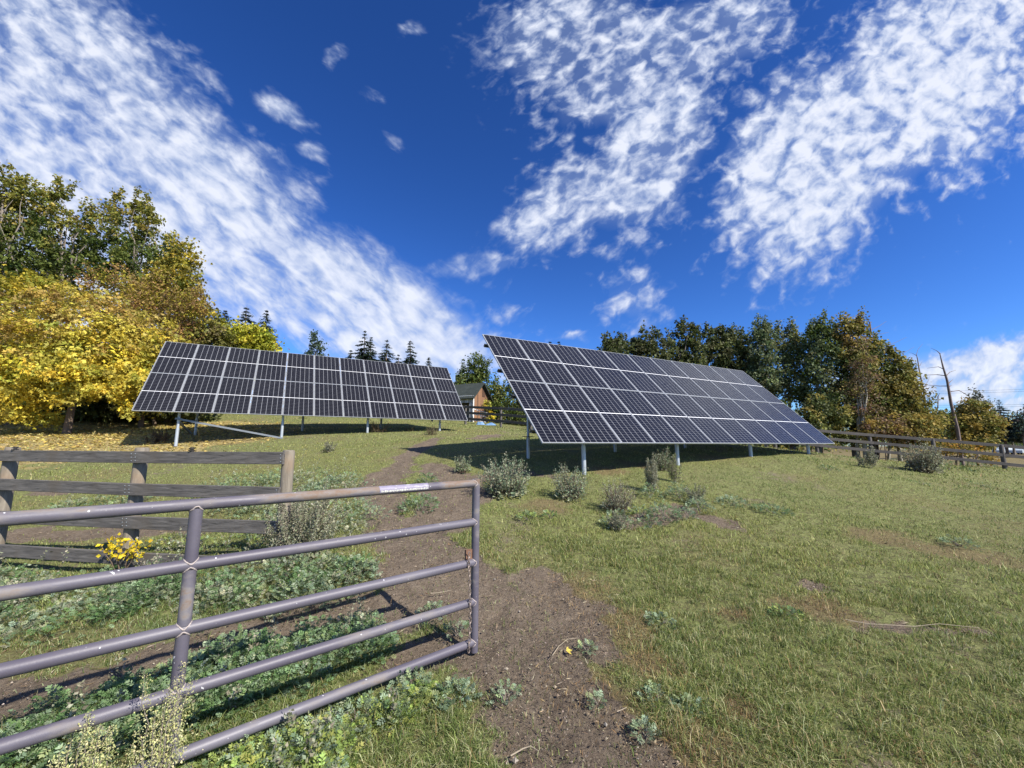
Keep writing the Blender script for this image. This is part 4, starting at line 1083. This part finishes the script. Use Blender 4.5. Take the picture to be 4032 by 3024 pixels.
# dead stems and crumbs on the bare soil
def debris():
    rng = np.random.default_rng(4); lb = LB(); n = 26000
    r = 1.4 * (11 / 1.4) ** rng.uniform(0, 1, n); a = np.radians(rng.uniform(-62, 60, n)); x, y = r * np.sin(a), r * np.cos(a)
    dirt, dry, lit = masks(x, y); k = rng.random(n) < np.maximum(dirt * .8, dry * .9) + .06; x, y, r, dry = x[k], y[k], r[k], dry[k]; n = len(x)
    P = np.stack([x, y, gz(x, y) + .004], -1); D = rng.normal(size=(n, 3)) * [1, 1, .35] + [0, 0, .15]
    c = pick([(.20, .15, .09), (.30, .24, .15), (.13, .09, .06), (.40, .34, .24), (.16, .10, .055), (.10, .075, .05)], n, rng, .2)
    lb.add(*scatter(P, D, rng.uniform(.012, .05, n) * np.clip(r / 3, .8, 1.6), c, KITE, None, .13))
    m = 9000; j = rng.integers(0, n, m); Pp = P[j] + rng.normal(size=(m, 3)) * [.03, .03, 0]
    lb.add(*scatter(Pp, rng.normal(size=(m, 3)), rng.uniform(.004, .016, m), pick([(.17, .14, .11), (.09, .07, .055), (.24, .20, .16)], m, rng), KITE, None, 1))
    tag(lb.build('straw_litter', M['straw']), 'broken straw, dead stems and crumbs of soil lying on the bare paths', 'litter', kind='stuff')
debris()
def clods():
    rng = np.random.default_rng(24); n = 9000
    r = 1.5 * (9 / 1.5) ** rng.uniform(0, 1, n); a = np.radians(rng.uniform(-60, 45, n)); x, y = r * np.sin(a), r * np.cos(a)
    d, _, _ = masks(x, y); k = rng.random(n) < d * .85 + .01; x, y = x[k], y[k]; n = len(x)
    O = np.array([[1, 0, 0], [0, 1, 0], [-1, 0, 0], [0, -1, 0], [0, 0, .7], [0, 0, -.7]], float)
    sz = rng.uniform(.003, .008, n) * (1 + 1.3 * (rng.random(n) < .06))
    V = np.stack([x, y, gz(x, y) - .004], -1)[:, None, :] + O[None] * sz[:, None, None] * rng.uniform(.6, 1.4, (n, 6, 1))
    T = np.array([[0, 1, 4], [1, 2, 4], [2, 3, 4], [3, 0, 4], [1, 0, 5], [2, 1, 5], [3, 2, 5], [0, 3, 5]])[None] + (np.arange(n) * 6)[:, None, None]
    c = pick([(.20, .155, .105), (.25, .20, .14), (.15, .115, .08), (.30, .26, .21)], n, rng, .15)
    tag(add('soil_clods', np_mesh('soil_clods', V.reshape(-1, 3), [T.reshape(-1, 3)], np.repeat(c, 6, 0)), M['straw']), 'crumbly clods and small stones on the bare paths', 'soil clods', kind='stuff')
clods()
def russet():
    rng = np.random.default_rng(14); lb = LB()
    for c, r in drys[:9]:
        n = int(900 * min(r, .4)) + 60; q = rng.normal(size=(n, 2)) * r * .55; x, y = c[0] + q[:, 0], c[1] + q[:, 1]
        P = np.stack([x, y, gz(x, y)], -1); D = rng.normal(size=(n, 3)) * .5 + [0, 0, 1]
        lb.add(*scatter(P, D, rng.uniform(.02, .055, n), pick([(.24, .15, .07), (.19, .12, .06), (.34, .24, .11), (.14, .10, .06)], n, rng), KITE, None, .12))
    tag(lb.build('russet_stubble', M['straw']), 'patches of russet dried stubble in the foreground grass and soil', 'dry weeds', kind='stuff')
russet()
def fallen():
    rng = np.random.default_rng(6); n = 26000
    x = rng.normal(-17, 5.5, n); y = rng.normal(16, 3.6, n); d, dr_, l = masks(x, y); k = (rng.random(n) < l * .6 + .02) & (y > 6); x, y = x[k], y[k]; n = len(x)
    P = np.stack([x, y, gz(x, y) + .03], -1); lb = LB()
    lb.add(*scatter(P, rng.normal(size=(n, 3)) * [1, 1, .25], rng.uniform(.06, .12, n), pick([(.58, .47, .12), (.50, .38, .12), (.64, .54, .22), (.42, .32, .14)], n, rng), lobed(), np.array([0, 0, 1]) + rng.normal(size=(n, 3)) * .3))
    tag(lb.build('fallen_leaves', M['leaf']), 'carpet of fallen yellow leaves under the golden maple', 'leaves', kind='stuff')
fallen()

# ------------------------------------------------------------------ weeds
WORM = [(.19, .26, .15), (.24, .32, .20), (.30, .37, .25), (.15, .22, .10), (.32, .38, .18)]
LIME = [(.28, .36, .09), (.36, .40, .11), (.20, .28, .07)]
SAGE = [(.28, .30, .19), (.35, .36, .24), (.21, .23, .13), (.40, .40, .28)]
GREY = [(.22, .20, .14), (.28, .25, .18), (.16, .15, .10)]
MALL = [(.09, .17, .055), (.13, .22, .08), (.18, .27, .12), (.22, .31, .17)]
def rosette(lb, c, R, H, n, size, cols, rng, shape=FROND):
    """low mound of upward-arching leaves"""
    th = rng.uniform(0, 2 * np.pi, n); rr = np.sqrt(rng.uniform(0, 1, n)) * R; hh = H * (1 - (rr / R) ** 2 * .75) * rng.uniform(.35, 1, n)
    P = np.stack([c[0] + rr * np.cos(th), c[1] + rr * np.sin(th), np.zeros(n)], -1); P[:, 2] = gz(P[:, 0], P[:, 1]) + hh
    D = np.stack([np.cos(th), np.sin(th), rng.uniform(.0, .9, n)], -1) + rng.normal(size=(n, 3)) * .45
    lb.add(*scatter(P, D, size * rng.uniform(.6, 1.25, n), pick(cols, n, rng, .18), shape, np.array([0, 0, 1]) + rng.normal(size=(n, 3)) * .45))
def weed(name, label, u, v, kind, R, H, n, size, cols, seed, cat='weed', group=None, tall=0):
    """kind: 'mound' low rosette, 'bush' upright stems with small leaves, 'spire' flowering stalks"""
    rng = np.random.default_rng(seed); c = hit(u, v); root = None
    root = empty(name, c, 0, label, cat, group)
    lb = LB(); mb = MB()
    if kind == 'mound':
        rosette(lb, c, R, H, n, size, cols, rng, FROND if size > .035 else KITE)
        for i in range(5):
            t = rng.uniform(0, 2 * np.pi); limb(mb, (0, 0, -.02), (R * .5 * math.cos(t), R * .5 * math.sin(t), H * .6), .006, .002, 5, .1, rng)
    else:
        ns = int(n)
        for i in range(ns):
            t = rng.uniform(0, 2 * np.pi); q = R * math.sqrt(rng.uniform(0, 1)); h = H * rng.uniform(.6, 1.05) * (1 - .35 * (q / R) ** 2)
            b = np.array([q * .35 * math.cos(t), q * .35 * math.sin(t), -.02]); e = np.array([q * math.cos(t), q * math.sin(t), h]) + rng.normal(size=3) * .03 * H
            limb(mb, b, e, (.006 + .004 * H) if kind == 'bush' else .003, .001, 5, .05, rng)
            m = int(26 + 60 * h) if kind == 'bush' else int(60 + 420 * h)
            s = rng.uniform(.12, 1.0, m)[:, None] ** (.8 if kind == 'bush' else .6)
            P = b + (e - b) * s + rng.normal(size=(m, 3)) * (.045 if kind == 'bush' else .028) * (1.25 - s) * (.6 + H) * [1, 1, .6]
            P = P + c; D = rng.normal(size=(m, 3)) + [0, 0, .8]
            lb.add(*scatter(P, D, size * rng.uniform(.5, 1.2, m) * (1.2 - .5 * s[:, 0]), pick(cols, m, rng, .2), KITE, None, .8))
        rosette(lb, c, R * .7, H * .35, int(ns * 5), size * 1.6, cols, rng, KITE)
    lb.build('foliage', M['leaf'], root, c); mb.build('stem', M['bark'] if kind == 'bush' else M['greybark'], root)
    return root
W_ = weed
g = 'grey-green weeds in front of the right array'
W_('sagebrush', 'large bushy grey-green weed left of the front post of the right array', 1993, 1945, 'bush', .50, .72, 62, .045, SAGE + WORM[:2], 1, 'shrub', g)
W_('sagebrush', 'upright grey-green weed beside the nearest front post of the right array', 2245, 1965, 'bush', .36, .66, 44, .04, SAGE + WORM[:2], 2, 'shrub', g)
W_('sagebrush', 'dry feathery grey weed right of the two bushy ones', 2430, 2010, 'bush', .36, .52, 50, .028, GREY + SAGE, 3, 'shrub', g)
W_('sagebrush', 'small grey-green weed at the edge of the array shadow', 1820, 1858, 'bush', .26, .42, 20, .036, SAGE + WORM, 4, 'shrub', g)
W_('sagebrush', 'thin tall grey weed stalk under the second front post', 2570, 1935, 'spire', .14, .75, 14, .028, GREY + SAGE, 5, 'weed', g)
W_('sagebrush', 'pale feathery weed below the second front post of the right array', 2665, 1900, 'spire', .16, .62, 12, .026, GREY + LIME[:1], 6, 'weed', g)
W_('sagebrush', 'feathery grey weed tips at the right end of the lawn cluster', 2745, 1985, 'spire', .18, .42, 12, .024, GREY + SAGE, 17, 'weed', g)
W_('sagebrush', 'low feathery grey weed below the dry feathery one', 2430, 2085, 'spire', .16, .30, 12, .024, GREY + SAGE, 18, 'weed', g)
W_('sagebrush', 'straggly dark weed standing in the shade under the right array', 2610, 1850, 'bush', .28, .62, 22, .035, SAGE + MALL[:1], 7, 'weed', g)
W_('sagebrush', 'leaning grey weed alone on the lawn before the right fence', 3420, 1842, 'spire', .28, .62, 14, .035, GREY + SAGE, 8, 'weed', g)
W_('sagebrush', 'big grey-green bush standing against the right fence', 3640, 1858, 'bush', .5, .95, 56, .055, SAGE + GREY, 9, 'shrub', g)
W_('mallow_plant', 'dark green leafy clump at the right foot of the big grey-green bush', 3740, 1850, 'mound', .55, .30, 240, .09, MALL + GRN, 10, 'weed', g)
W_('mallow_plant', 'spreading dark green clump beneath the right fence rails', 3790, 1825, 'mound', .75, .35, 260, .09, MALL + GRN, 11, 'weed', g)
W_('mallow_plant', 'low green clump right of the spreading one beneath the fence', 3860, 1838, 'mound', .55, .24, 180, .09, MALL, 12, 'weed', g)
W_('mallow_plant', 'low green clump left of the big grey-green bush', 3520, 1815, 'mound', .6, .28, 200, .09, MALL, 13, 'weed', g)
W_('mallow_plant', 'tiny dark tuft on the lawn below the right corner of the right array', 3262, 1850, 'mound', .26, .10, 80, .06, MALL, 14, 'weed', g)
W_('mallow_plant', 'tiny dark tuft on the lawn right of the leaning grey weed', 3630, 1908, 'mound', .18, .07, 50, .05, MALL, 15, 'weed', g)
W_('mallow_plant', 'low dark tuft on the right part of the lawn', 3860, 1916, 'mound', .22, .08, 60, .05, MALL + WORM, 16, 'weed', g)
i = 20
for lab, u, v, R, H, n, cc in [
    ('grey-green mound directly right of the dry feathery weed', 2520, 2040, .14, .13, 110, WORM + LIME),
    ('bright green mound, biggest of the cluster on the lawn', 2615, 2050, .20, .20, 200, WORM + MALL),
    ('grey-green mound with a tall neighbour left of the lawn cluster', 2560, 1960, .16, .16, 120, WORM + MALL),
    ('upright grey-green mound in the middle of the lawn cluster', 2675, 1965, .17, .22, 190, WORM + MALL),
    ('grey-green mound at the right end of the lawn cluster', 2755, 2010, .17, .15, 150, WORM),
    ('small mound between the bright green one and the right end of the cluster', 2705, 2040, .11, .12, 80, WORM),
    ('flat grey-green mound trailing right of the lawn cluster', 2885, 1990, .20, .11, 150, WORM),
    ('flat grey-green double mound farther right on the lawn', 3040, 2020, .22, .10, 160, WORM + MALL),
    ('low green mound below the dry feathery weed', 2430, 2070, .17, .14, 120, WORM + MALL),
    ('low green mound left of the lawn cluster, beside the gate', 2080, 2050, .14, .08, 80, MALL + LIME),
    ('tiny green tuft right of the one beside the gate', 2170, 2040, .09, .07, 50, MALL + LIME),
    ('low leafy tuft under the lawn cluster', 2560, 2075, .13, .09, 70, WORM + MALL),
    ('silver tuft on the lawn far right of the cluster', 3780, 2150, .16, .07, 70, WORM),
    ('green leafy tuft beside the russet patch in the foreground', 3100, 2425, .10, .07, 90, MALL + LIME),
    ('grey-green tuft at the edge of the soil, upper one on the right of the path', 2600, 2460, .11, .07, 80, WORM),
    ('small silver sprig on the soil near the yellow leaf', 2310, 2560, .06, .05, 34, WORM),
    ('silver wormwood sprig on dark soil at the lawn edge', 2580, 2760, .07, .06, 44, WORM),
    ('silver wormwood sprig right of the one at the lawn edge', 2700, 2800, .08, .06, 54, WORM),
    ('small silver sprig low on the path near the bottom', 2540, 2900, .06, .06, 40, WORM),
    ('tiny silver sprig in the middle of the path', 2350, 2770, .04, .04, 24, WORM)]:
    W_('wormwood_plant', lab, u, v, 'mound', R * (1.25 if v < 2300 else 1), H * (1.5 if v < 2300 else 1), int(n * 1.3), .058 if v < 2300 else .045, cc, i, 'weed', 'wormwood mounds on the lawn and path'); i += 1
g = 'wormwood clumps by the pipe gate'
for lab, u, v, R, H, n, cc, sz in [
    ('broad green leafy clump in the fork of the dirt paths behind the gate', 1650, 2010, .30, .26, 330, MALL + WORM[:2], .06),
    ('green clump just above the broad one in the fork of the paths', 1680, 1905, .20, .22, 170, MALL + WORM[:2], .06),
    ('grey-green clump seen between the second and third gate rails near the fence post', 1380, 2290, .26, .22, 300, WORM + MALL[:1], .065),
    ('silver clump left of the one between the second and third rails', 1180, 2380, .26, .18, 280, WORM, .065),
    ('small silver tuft under the fourth gate rail near the post', 1700, 2425, .12, .08, 70, WORM, .05),
    ('silver sprig at the foot of the gate end post', 1800, 2500, .10, .10, 60, WORM, .05),
    ('silver clump lying before the lowest rail, nearest the path', 1790, 2770, .13, .11, 130, WORM, .06),
    ('silver clump left of the path, second before the lowest rail', 1620, 2740, .14, .11, 120, WORM, .055),
    ('small silver sprig on the soil right of the two clumps before the lowest rail', 1990, 2750, .08, .06, 44, WORM, .05),
    ('lush pale green wormwood clump at the bottom edge, right of the tall seedy weed', 1180, 2990, .18, .10, 260, WORM + LIME, .068),
    ('pale wormwood clump touching the underside of the lowest rail', 1400, 2850, .15, .07, 150, WORM + LIME[:1], .06)]:
    W_('wormwood_plant', lab, u, v, 'mound', R, H, n, sz, cc, i, 'weed', g); i += 1
W_('seeding_weed', 'tall pale yellow-green seeding weed in front of the gate, right one with the tallest stalk', 600, 3230, 'spire', .14, .66, 12, .013, [(.48, .48, .20), (.58, .56, .28), (.42, .44, .18), (.66, .62, .34)], 90, 'weed', 'pale seeding weeds at the gate')
W_('seeding_weed', 'pale yellow-green seeding weed in front of the gate, shorter one at the left', 240, 3290, 'spire', .13, .56, 11, .013, [(.48, .48, .20), (.58, .56, .28), (.42, .44, .18), (.66, .62, .34)], 91, 'weed', 'pale seeding weeds at the gate')
W_('seeding_weed', 'low pale seeding weed between the two taller ones at the bottom edge', 420, 3300, 'spire', .13, .40, 9, .013, [(.48, .48, .20), (.58, .56, .28), (.42, .44, .18)], 92, 'weed', 'pale seeding weeds at the gate')
W_('dry_weed', 'grey twiggy weed leaning on the wooden fence end post', 1180, 2200, 'spire', .45, .80, 46, .028, GREY + SAGE, 93, 'weed', 'twiggy weeds on the slope')
g = 'twiggy weeds on the slope'
for lab, u, v, R, H, n, cc, kd in [
    ('grey weed tuft on the slope below the middle of the left array', 1290, 1780, .25, .38, 12, SAGE + GREY, 'spire'),
    ('brown twiggy weed under the third post of the left array', 1490, 1702, .5, .6, 30, [(.15, .11, .06), (.20, .16, .08)], 'bush'),
    ('low brown twiggy weed left of the last post of the left array', 1610, 1698, .3, .3, 12, [(.15, .11, .06), (.16, .15, .07)], 'bush'),
    ('olive brown weed before the last post of the left array', 1695, 1712, .4, .45, 20, [(.15, .12, .06), (.18, .16, .08), (.10, .11, .04)], 'bush'),
    ('dark dry weed stems beside the leftmost post of the left array', 640, 1745, .30, .55, 12, [(.10, .07, .045), (.14, .10, .06)], 'spire'),
    ('dark dry weed stems left of the diagonal brace, in array shade', 600, 1748, .25, .45, 9, [(.10, .07, .045), (.14, .10, .06)], 'spire')]:
    W_('dry_weed', lab, u, v, kd, R, H, n, .032, cc, i, 'weed', g); i += 1
# sprig of yellow leaves at the fence
def sprig():
    rng = np.random.default_rng(44); c = hit(500, 2300); P0, _ = fence_pt(490, 2170, .12); c = np.array([P0[0], P0[1], float(gz(P0[:1], P0[1:2])[0])])
    root = empty('poplar_sapling', c, 0, 'small sapling with bright yellow leaves in front of the wooden fence', 'sapling')
    cen = P0 - c; n = 130; P = np.array(P0) + [0, 0, .03] + rng.uniform(-1, 1, (n, 3)) * [.20, .10, .12]
    lb = LB(); lb.add(*scatter(P, rng.normal(size=(n, 3)) + [0, 0, -.4], rng.uniform(.035, .06, n), pick([(.78, .60, .03), (.68, .50, .03), (.58, .42, .04)], n, rng, .1), KITE, rng.normal(size=(n, 3)) * .5 + [.1, -.7, .5], 1.15))
    lb.build('foliage', M['leaf'], root, c); mb = MB()
    for k_ in range(6): limb(mb, (0, 0, -.02), cen + rng.normal(size=3) * [.1, .05, .06], .006, .002, 5, .05, rng)
    mb.build('stem', M['bark'], root)
sprig()
def one_leaf():
    c = hit(2228, 2570); rng = np.random.default_rng(1); V, Q, C = scatter(np.array([[0, 0, .012]]), np.array([[1, .2, .1]]), .055, np.array([[.75, .6, .12]]), lobed(), np.array([[0, -.3, 1]]), 1.2)
    o = add('fallen_leaf', np_mesh('fallen_leaf', V, [Q], C), M['leaf'], None, c); tag(o, 'single yellow leaf lying on the dirt path right of the gate post', 'leaf')
one_leaf()
def twig(label, uv, r, seed, col='straw'):
    P = np.array([hit(u, v) for u, v in uv]); P[:, 2] += .015 + np.random.default_rng(seed).uniform(0, .012, len(P)); b = P[0].copy()
    mb = MB(); mb.tube(P - b, np.linspace(r, r * .5, len(P)), 6); o = mb.build('stick', M['deadstraw'], None, True); o.location = Vector([float(t) for t in b]); tag(o, label, 'stick', 'pale dry sticks on the ground')
twig('longest pale stick on the lawn right of the russet patch', [(3330, 2450), (3420, 2470), (3600, 2475), (3700, 2470), (3860, 2482)], .0035, 1)
twig('thin dry stem on the soil pointing at the single yellow leaf', [(2175, 2592), (2200, 2555), (2235, 2530), (2280, 2520)], .003, 2)
twig('short curved pale stem on the path at the bottom centre', [(2010, 2990), (2060, 2962), (2090, 2958), (2120, 2975)], .004, 3)
twig('dry pale stem lying on the soil behind the upper gate rails', [(1695, 2348), (1730, 2343), (1775, 2335)], .004, 4)
twig('short pale stem on the dark soil near the silver sprigs', [(2430, 2820), (2450, 2812), (2468, 2800)], .003, 5)

# continuous weed cover (stuff)
def cover(name, label, poly, count, R, H, per, size, cols, seed, mix=None):
    """poly in pixels of ground points; scatters overlapping low clumps inside it"""
    rng = np.random.default_rng(seed); W = np.array([hit(u, v)[:2] for u, v in poly]); lb = LB()
    lo, hi = W.min(0), W.max(0); k_ = 0
    while k_ < count:
        p = rng.uniform(lo, hi); ins = False
        for a, b in zip(W, np.roll(W, -1, 0)):
            if (a[1] > p[1]) != (b[1] > p[1]) and p[0] < (b[0] - a[0]) * (p[1] - a[1]) / (b[1] - a[1]) + a[0]: ins = not ins
        if not ins: continue
        s = rng.uniform(.6, 1.25); cc = cols if (mix is None or rng.random() > .3) else mix
        if rng.random() < .35:      # an upright leafy stalk above the mat
            q = int(46); hh = H * rng.uniform(1.4, 3.0); t_ = rng.uniform(.1, 1, q)[:, None]; ln = rng.normal(size=3) * [.25, .25, 0]
            Pp = np.array([p[0], p[1], float(gz(p[:1], p[1:2])[0])]) + (np.array([0, 0, 1]) + ln) * t_ * hh + rng.normal(size=(q, 3)) * .022 * (1.3 - t_)
            lb.add(*scatter(Pp, rng.normal(size=(q, 3)) + [0, 0, .7], size * rng.uniform(.25, .6, q), pick(SAGE + GREY, q, rng, .18), KITE, None, .8))
        rosette(lb, (p[0], p[1]), R * s, H * s * rng.uniform(.6, 1.3), int(per * s), size, cc, rng, FROND if size > .035 else KITE); k_ += 1
    tag(lb.build(name, M['leaf']), label, 'weeds', kind='stuff')
cover('weed_cover', 'dense wormwood and leafy weeds covering the ground behind the lowest pipe gate rails', [(-250, 3120), (-250, 2990), (330, 2790), (760, 2620), (1100, 2530), (1480, 2470), (1500, 2560), (1150, 2740), (880, 2860), (520, 3010), (300, 3110)], 80, .15, .13, 110, .055, WORM + MALL, 201, MALL)
cover('weed_cover', 'lush pale wormwood carpet at the bottom edge in front of the lowest gate rail', [(620, 3130), (760, 3045), (1000, 2950), (1330, 2850), (1700, 2740), (1640, 2820), (1350, 2960), (1270, 3130)], 40, .11, .08, 90, .055, WORM + LIME, 206, LIME)
cover('weed_cover', 'grey-green weed strip along the foot of the wooden fence behind the gate', [(-250, 2560), (0, 2540), (400, 2480), (900, 2440), (1300, 2360), (1480, 2270), (1400, 2200), (1180, 2250), (700, 2290), (0, 2300), (-250, 2330)], 90, .20, .20, 110, .055, WORM + SAGE, 202, MALL)
cover('weed_cover', 'pale leafy weeds around the fence end post and the slope behind it', [(1130, 2150), (1480, 2150), (1460, 2010), (1420, 1900), (1180, 1870), (900, 1900), (760, 1960), (900, 2050)], 80, .28, .26, 90, .06, WORM + MALL[2:], 203, SAGE)
cover('weed_cover', 'scattered green weeds behind the left part of the wooden fence', [(230, 2010), (560, 2050), (560, 1970), (300, 1980)], 9, .22, .15, 70, .06, MALL + WORM, 204, SAGE)
cover('weed_cover', 'pale low weeds under the third rail of the wooden fence', [(560, 2160), (1060, 2180), (1050, 2080), (640, 2080)], 18, .18, .08, 50, .05, WORM + LIME + GREY, 205, None)

# ------------------------------------------------------------------ camera
cam = bpy.data.cameras.new('camera'); co = bpy.data.objects.new('camera', cam); COL.objects.link(co)
cam.sensor_width = 36; cam.lens = 36 * F / 4032; cam.clip_start = .05; cam.clip_end = 3000
co.location = (0, 0, CAMZ); co.rotation_euler = (math.pi / 2 + PITCH, 0, 0); S.camera = co

# ------------------------------------------------------------------ light and sky
SUN = unit(np.array([2.74, -2.17, 3.08]))
elev = math.asin(SUN[2])
sl = bpy.data.lights.new('sun', 'SUN'); sl.energy = 5.0; sl.angle = math.radians(.53); sl.color = (1, .94, .84)
so = bpy.data.objects.new('sun', sl); COL.objects.link(so); so.rotation_euler = Vector((-SUN[0], -SUN[1], -SUN[2])).to_track_quat('-Z', 'Y').to_euler()
so.location = (10, -10, 20)
w = bpy.data.worlds.new('World'); S.world = w; w.use_nodes = True; nt = w.node_tree; nt.nodes.clear(); n = N(nt)
out = n('OutputWorld'); bg = n('Background', i_Strength=.076); n.link(bg.outputs[0], out.inputs[0])
sky = n('TexSky', sky_type='NISHITA', sun_disc=False, sun_elevation=elev, sun_rotation=math.atan2(SUN[0], SUN[1]), altitude=700, air_density=1.0, dust_density=.4, ozone_density=3.0)
tc = n('TexCoord').outputs['Generated']; sx = n('SeparateXYZ', i_0=tc).outputs
# deepen the blue overhead
gm = n('Gamma', i_0=sky.outputs[0], i_1=1.3).outputs[0]
hs = n.mix(1., n('HueSaturation', i_Hue=.5, i_Saturation=1.1, i_Value=.72, i_Color=gm).outputs[0], (.62, .84, 1.22), 'MULTIPLY')
skyc = hs
zc = n.math('MAXIMUM', sx[2], .03)
yc = n.math('MAXIMUM', sx[1], .02)
plane = n('CombineXYZ'); n.link(n.math('DIVIDE', sx[0], n.math('ADD', zc, .06)), plane.inputs[0]); n.link(n.math('DIVIDE', sx[1], n.math('ADD', zc, .06)), plane.inputs[1])
pv = plane.outputs[0]
gn = n('CombineXYZ'); n.link(n.math('DIVIDE', sx[0], yc), gn.inputs[0]); n.link(n.math('DIVIDE', sx[2], yc), gn.inputs[1])
wv = n('TexNoise', i_Vector=gn.outputs[0], i_Scale=2.2, i_Detail=4.)
warp = n.vmath('SCALE', n.vmath('SUBTRACT', wv.outputs['Color'], (.5, .5, .5)), None); warp.node.inputs['Scale'].default_value = .16
gv = n.vmath('ADD', gn.outputs[0], warp)
ell = [  # u, v, a, b, rotation(deg, screen clockwise), strength
    (330, 260, 850, 300, 47, 1.2), (700, 760, 800, 370, 52, 1.3), (1330, 1200, 660, 230, 24, 1.35), (1870, 1065, 210, 55, -8, .75), (250, 950, 850, 580, 30, 1.35), (1650, 1330, 340, 160, 15, 1.35), (0, 380, 520, 330, 40, 1.2),
    (2330, 220, 460, 380, 20, 1.0), (2560, 560, 450, 220, -62, 1.1), (2230, 800, 360, 160, -48, 1.0), (2090, 910, 190, 80, 0, .8), (2750, 130, 460, 230, -20, 1.0),
    (3230, 600, 600, 360, -50, 1.4), (3640, 330, 700, 400, -38, 1.4), (3950, 120, 520, 380, -30, 1.25), (2950, 830, 240, 110, -30, 1.05),
    (2480, 1160, 130, 120, 0, .62), (2480, 970, 170, 60, -25, .5), (3870, 1400, 450, 90, -12, 1.4), (3700, 1490, 380, 80, -4, 1.4), (4000, 1550, 300, 40, 0, .9),
    (1352, 190, 50, 55, 30, .62), (1620, 120, 55, 45, 20, .5), (1475, 375, 60, 28, 40, .42), (1210, 605, 60, 45, 10, .6), (1535, 560, 50, 40, 0, .36), (1985, 1230, 100, 50, 0, .62), (2250, 1310, 90, 25, 0, .4), (1120, 430, 140, 60, 30, .7)]
cov = None
for u, v, a, b, rot_, st in ell:
    gx_, gy_ = ratio(u, v); jac = 1 / (F * CP * CP)
    s = n.vmath('SUBTRACT', gv, (gx_, gy_, 0))
    r_ = n('VectorRotate', rotation_type='Z_AXIS', i_Vector=s, i_Angle=math.radians(rot_))
    m_ = n.vmath('MULTIPLY', r_.outputs[0], (1 / (a * jac), 1 / (b * jac), 0))
    L = n.vmath('LENGTH', m_)
    e = n.math('MULTIPLY', n.math('SUBTRACT', 1.25, L), st * 1.6, clamp=False)
    e = n.math('MINIMUM', n.math('MAXIMUM', e, -.6), st)
    cov = e if cov is None else n.math('MAXIMUM', cov, e)
# outside the view the cloud deck simply continues as broken cloud
gen = n.math('SUBTRACT', n.math('MULTIPLY', n.noise(pv, .35, 3, .5), 2.4), .75)
front = n.math('SUBTRACT', 1, n('MapRange', i_Value=sx[1], i_1=.12, i_2=.3).outputs[0])
cov = n.math('ADD', n.math('MULTIPLY', cov, n.math('SUBTRACT', 1, front)), n.math('MULTIPLY', gen, front))
g0 = gn.outputs[0]
def streak(deg, stretch):
    q = n('VectorRotate', rotation_type='Z_AXIS', i_Vector=g0, i_Angle=math.radians(-deg)).outputs[0]
    return n.vmath('MULTIPLY', q, (stretch, 1, 1))
right = n('MapRange', i_Value=n('SeparateXYZ', i_0=g0).outputs[0], i_1=-.30, i_2=.02).outputs[0]
sL, sR = streak(-38, .45), streak(38, .7)
def both(scale, det, ro, di):
    a_, b_, c_ = (n.noise(v_, scale, det, ro, di) for v_ in (sL, sR, pv))
    m_ = n('MapRange', i_Value=right, i_3=0., i_4=1.).outputs[0]
    q = n.math('ADD', n.math('MULTIPLY', a_, n.math('SUBTRACT', 1, m_)), n.math('MULTIPLY', b_, m_))
    return n.math('ADD', n.math('MULTIPLY', q, n.math('SUBTRACT', 1, front)), n.math('MULTIPLY', c_, front))
n1 = both(5., 4, .55, .5)
n2 = both(23, 3, .5, .4)
n3 = both(44, 5, .6, .5)
gainr = n('MapRange', i_Value=right, i_3=.80, i_4=1.25).outputs[0]
tx = n.math('ADD', n.math('MULTIPLY', n.math('SUBTRACT', n1, .5), 2.1), n.math('MULTIPLY', n.math('MULTIPLY', n.math('SUBTRACT', n2, .5), 2.9), gainr))
tx = n.math('ADD', tx, n.math('MULTIPLY', n.math('SUBTRACT', n3, .5), 1.3))
dens = n.math('ADD', tx, n.math('MULTIPLY', n.math('SUBTRACT', cov, .50), 1.15))
al = n('MapRange', i_Value=dens, i_1=-.55, i_2=1.3, interpolation_type='SMOOTHSTEP').outputs[0]
veil = n.math('MULTIPLY', n('MapRange', i_Value=n.math('ADD', cov, n.math('MULTIPLY', n.math('SUBTRACT', n1, .5), 1.2)), i_1=.45, i_2=1.1, i_4=.34).outputs[0], 1)
al = n.math('MAXIMUM', n.math('MULTIPLY', al, .92), veil)
hz = n('MapRange', i_Value=sx[2], i_1=.0, i_2=.05).outputs[0]
lum = n('MapRange', i_Value=dens, i_1=-.1, i_2=2.0, i_3=.0, i_4=1.).outputs[0]
lum = n.math('ADD', lum, n.math('ADD', n.math('MULTIPLY', n.math('SUBTRACT', n2, .5), 1.5), n.math('MULTIPLY', n.math('SUBTRACT', n3, .5), .6)), clamp=True)
cc = n.mix(lum, (3.4, 4.3, 6.3), (7.2, 7.5, 8.4))
fin = n.mix(al, skyc, cc)
n.link(fin, bg.inputs[0])
w.cycles.sampling_method = 'MANUAL'; w.cycles.sample_map_resolution = 512

vs = S.view_settings; vs.view_transform = 'Standard'; vs.look = 'None'; vs.exposure = .75; vs.gamma = 1
S.cycles.max_bounces = 6; S.cycles.transparent_max_bounces = 4
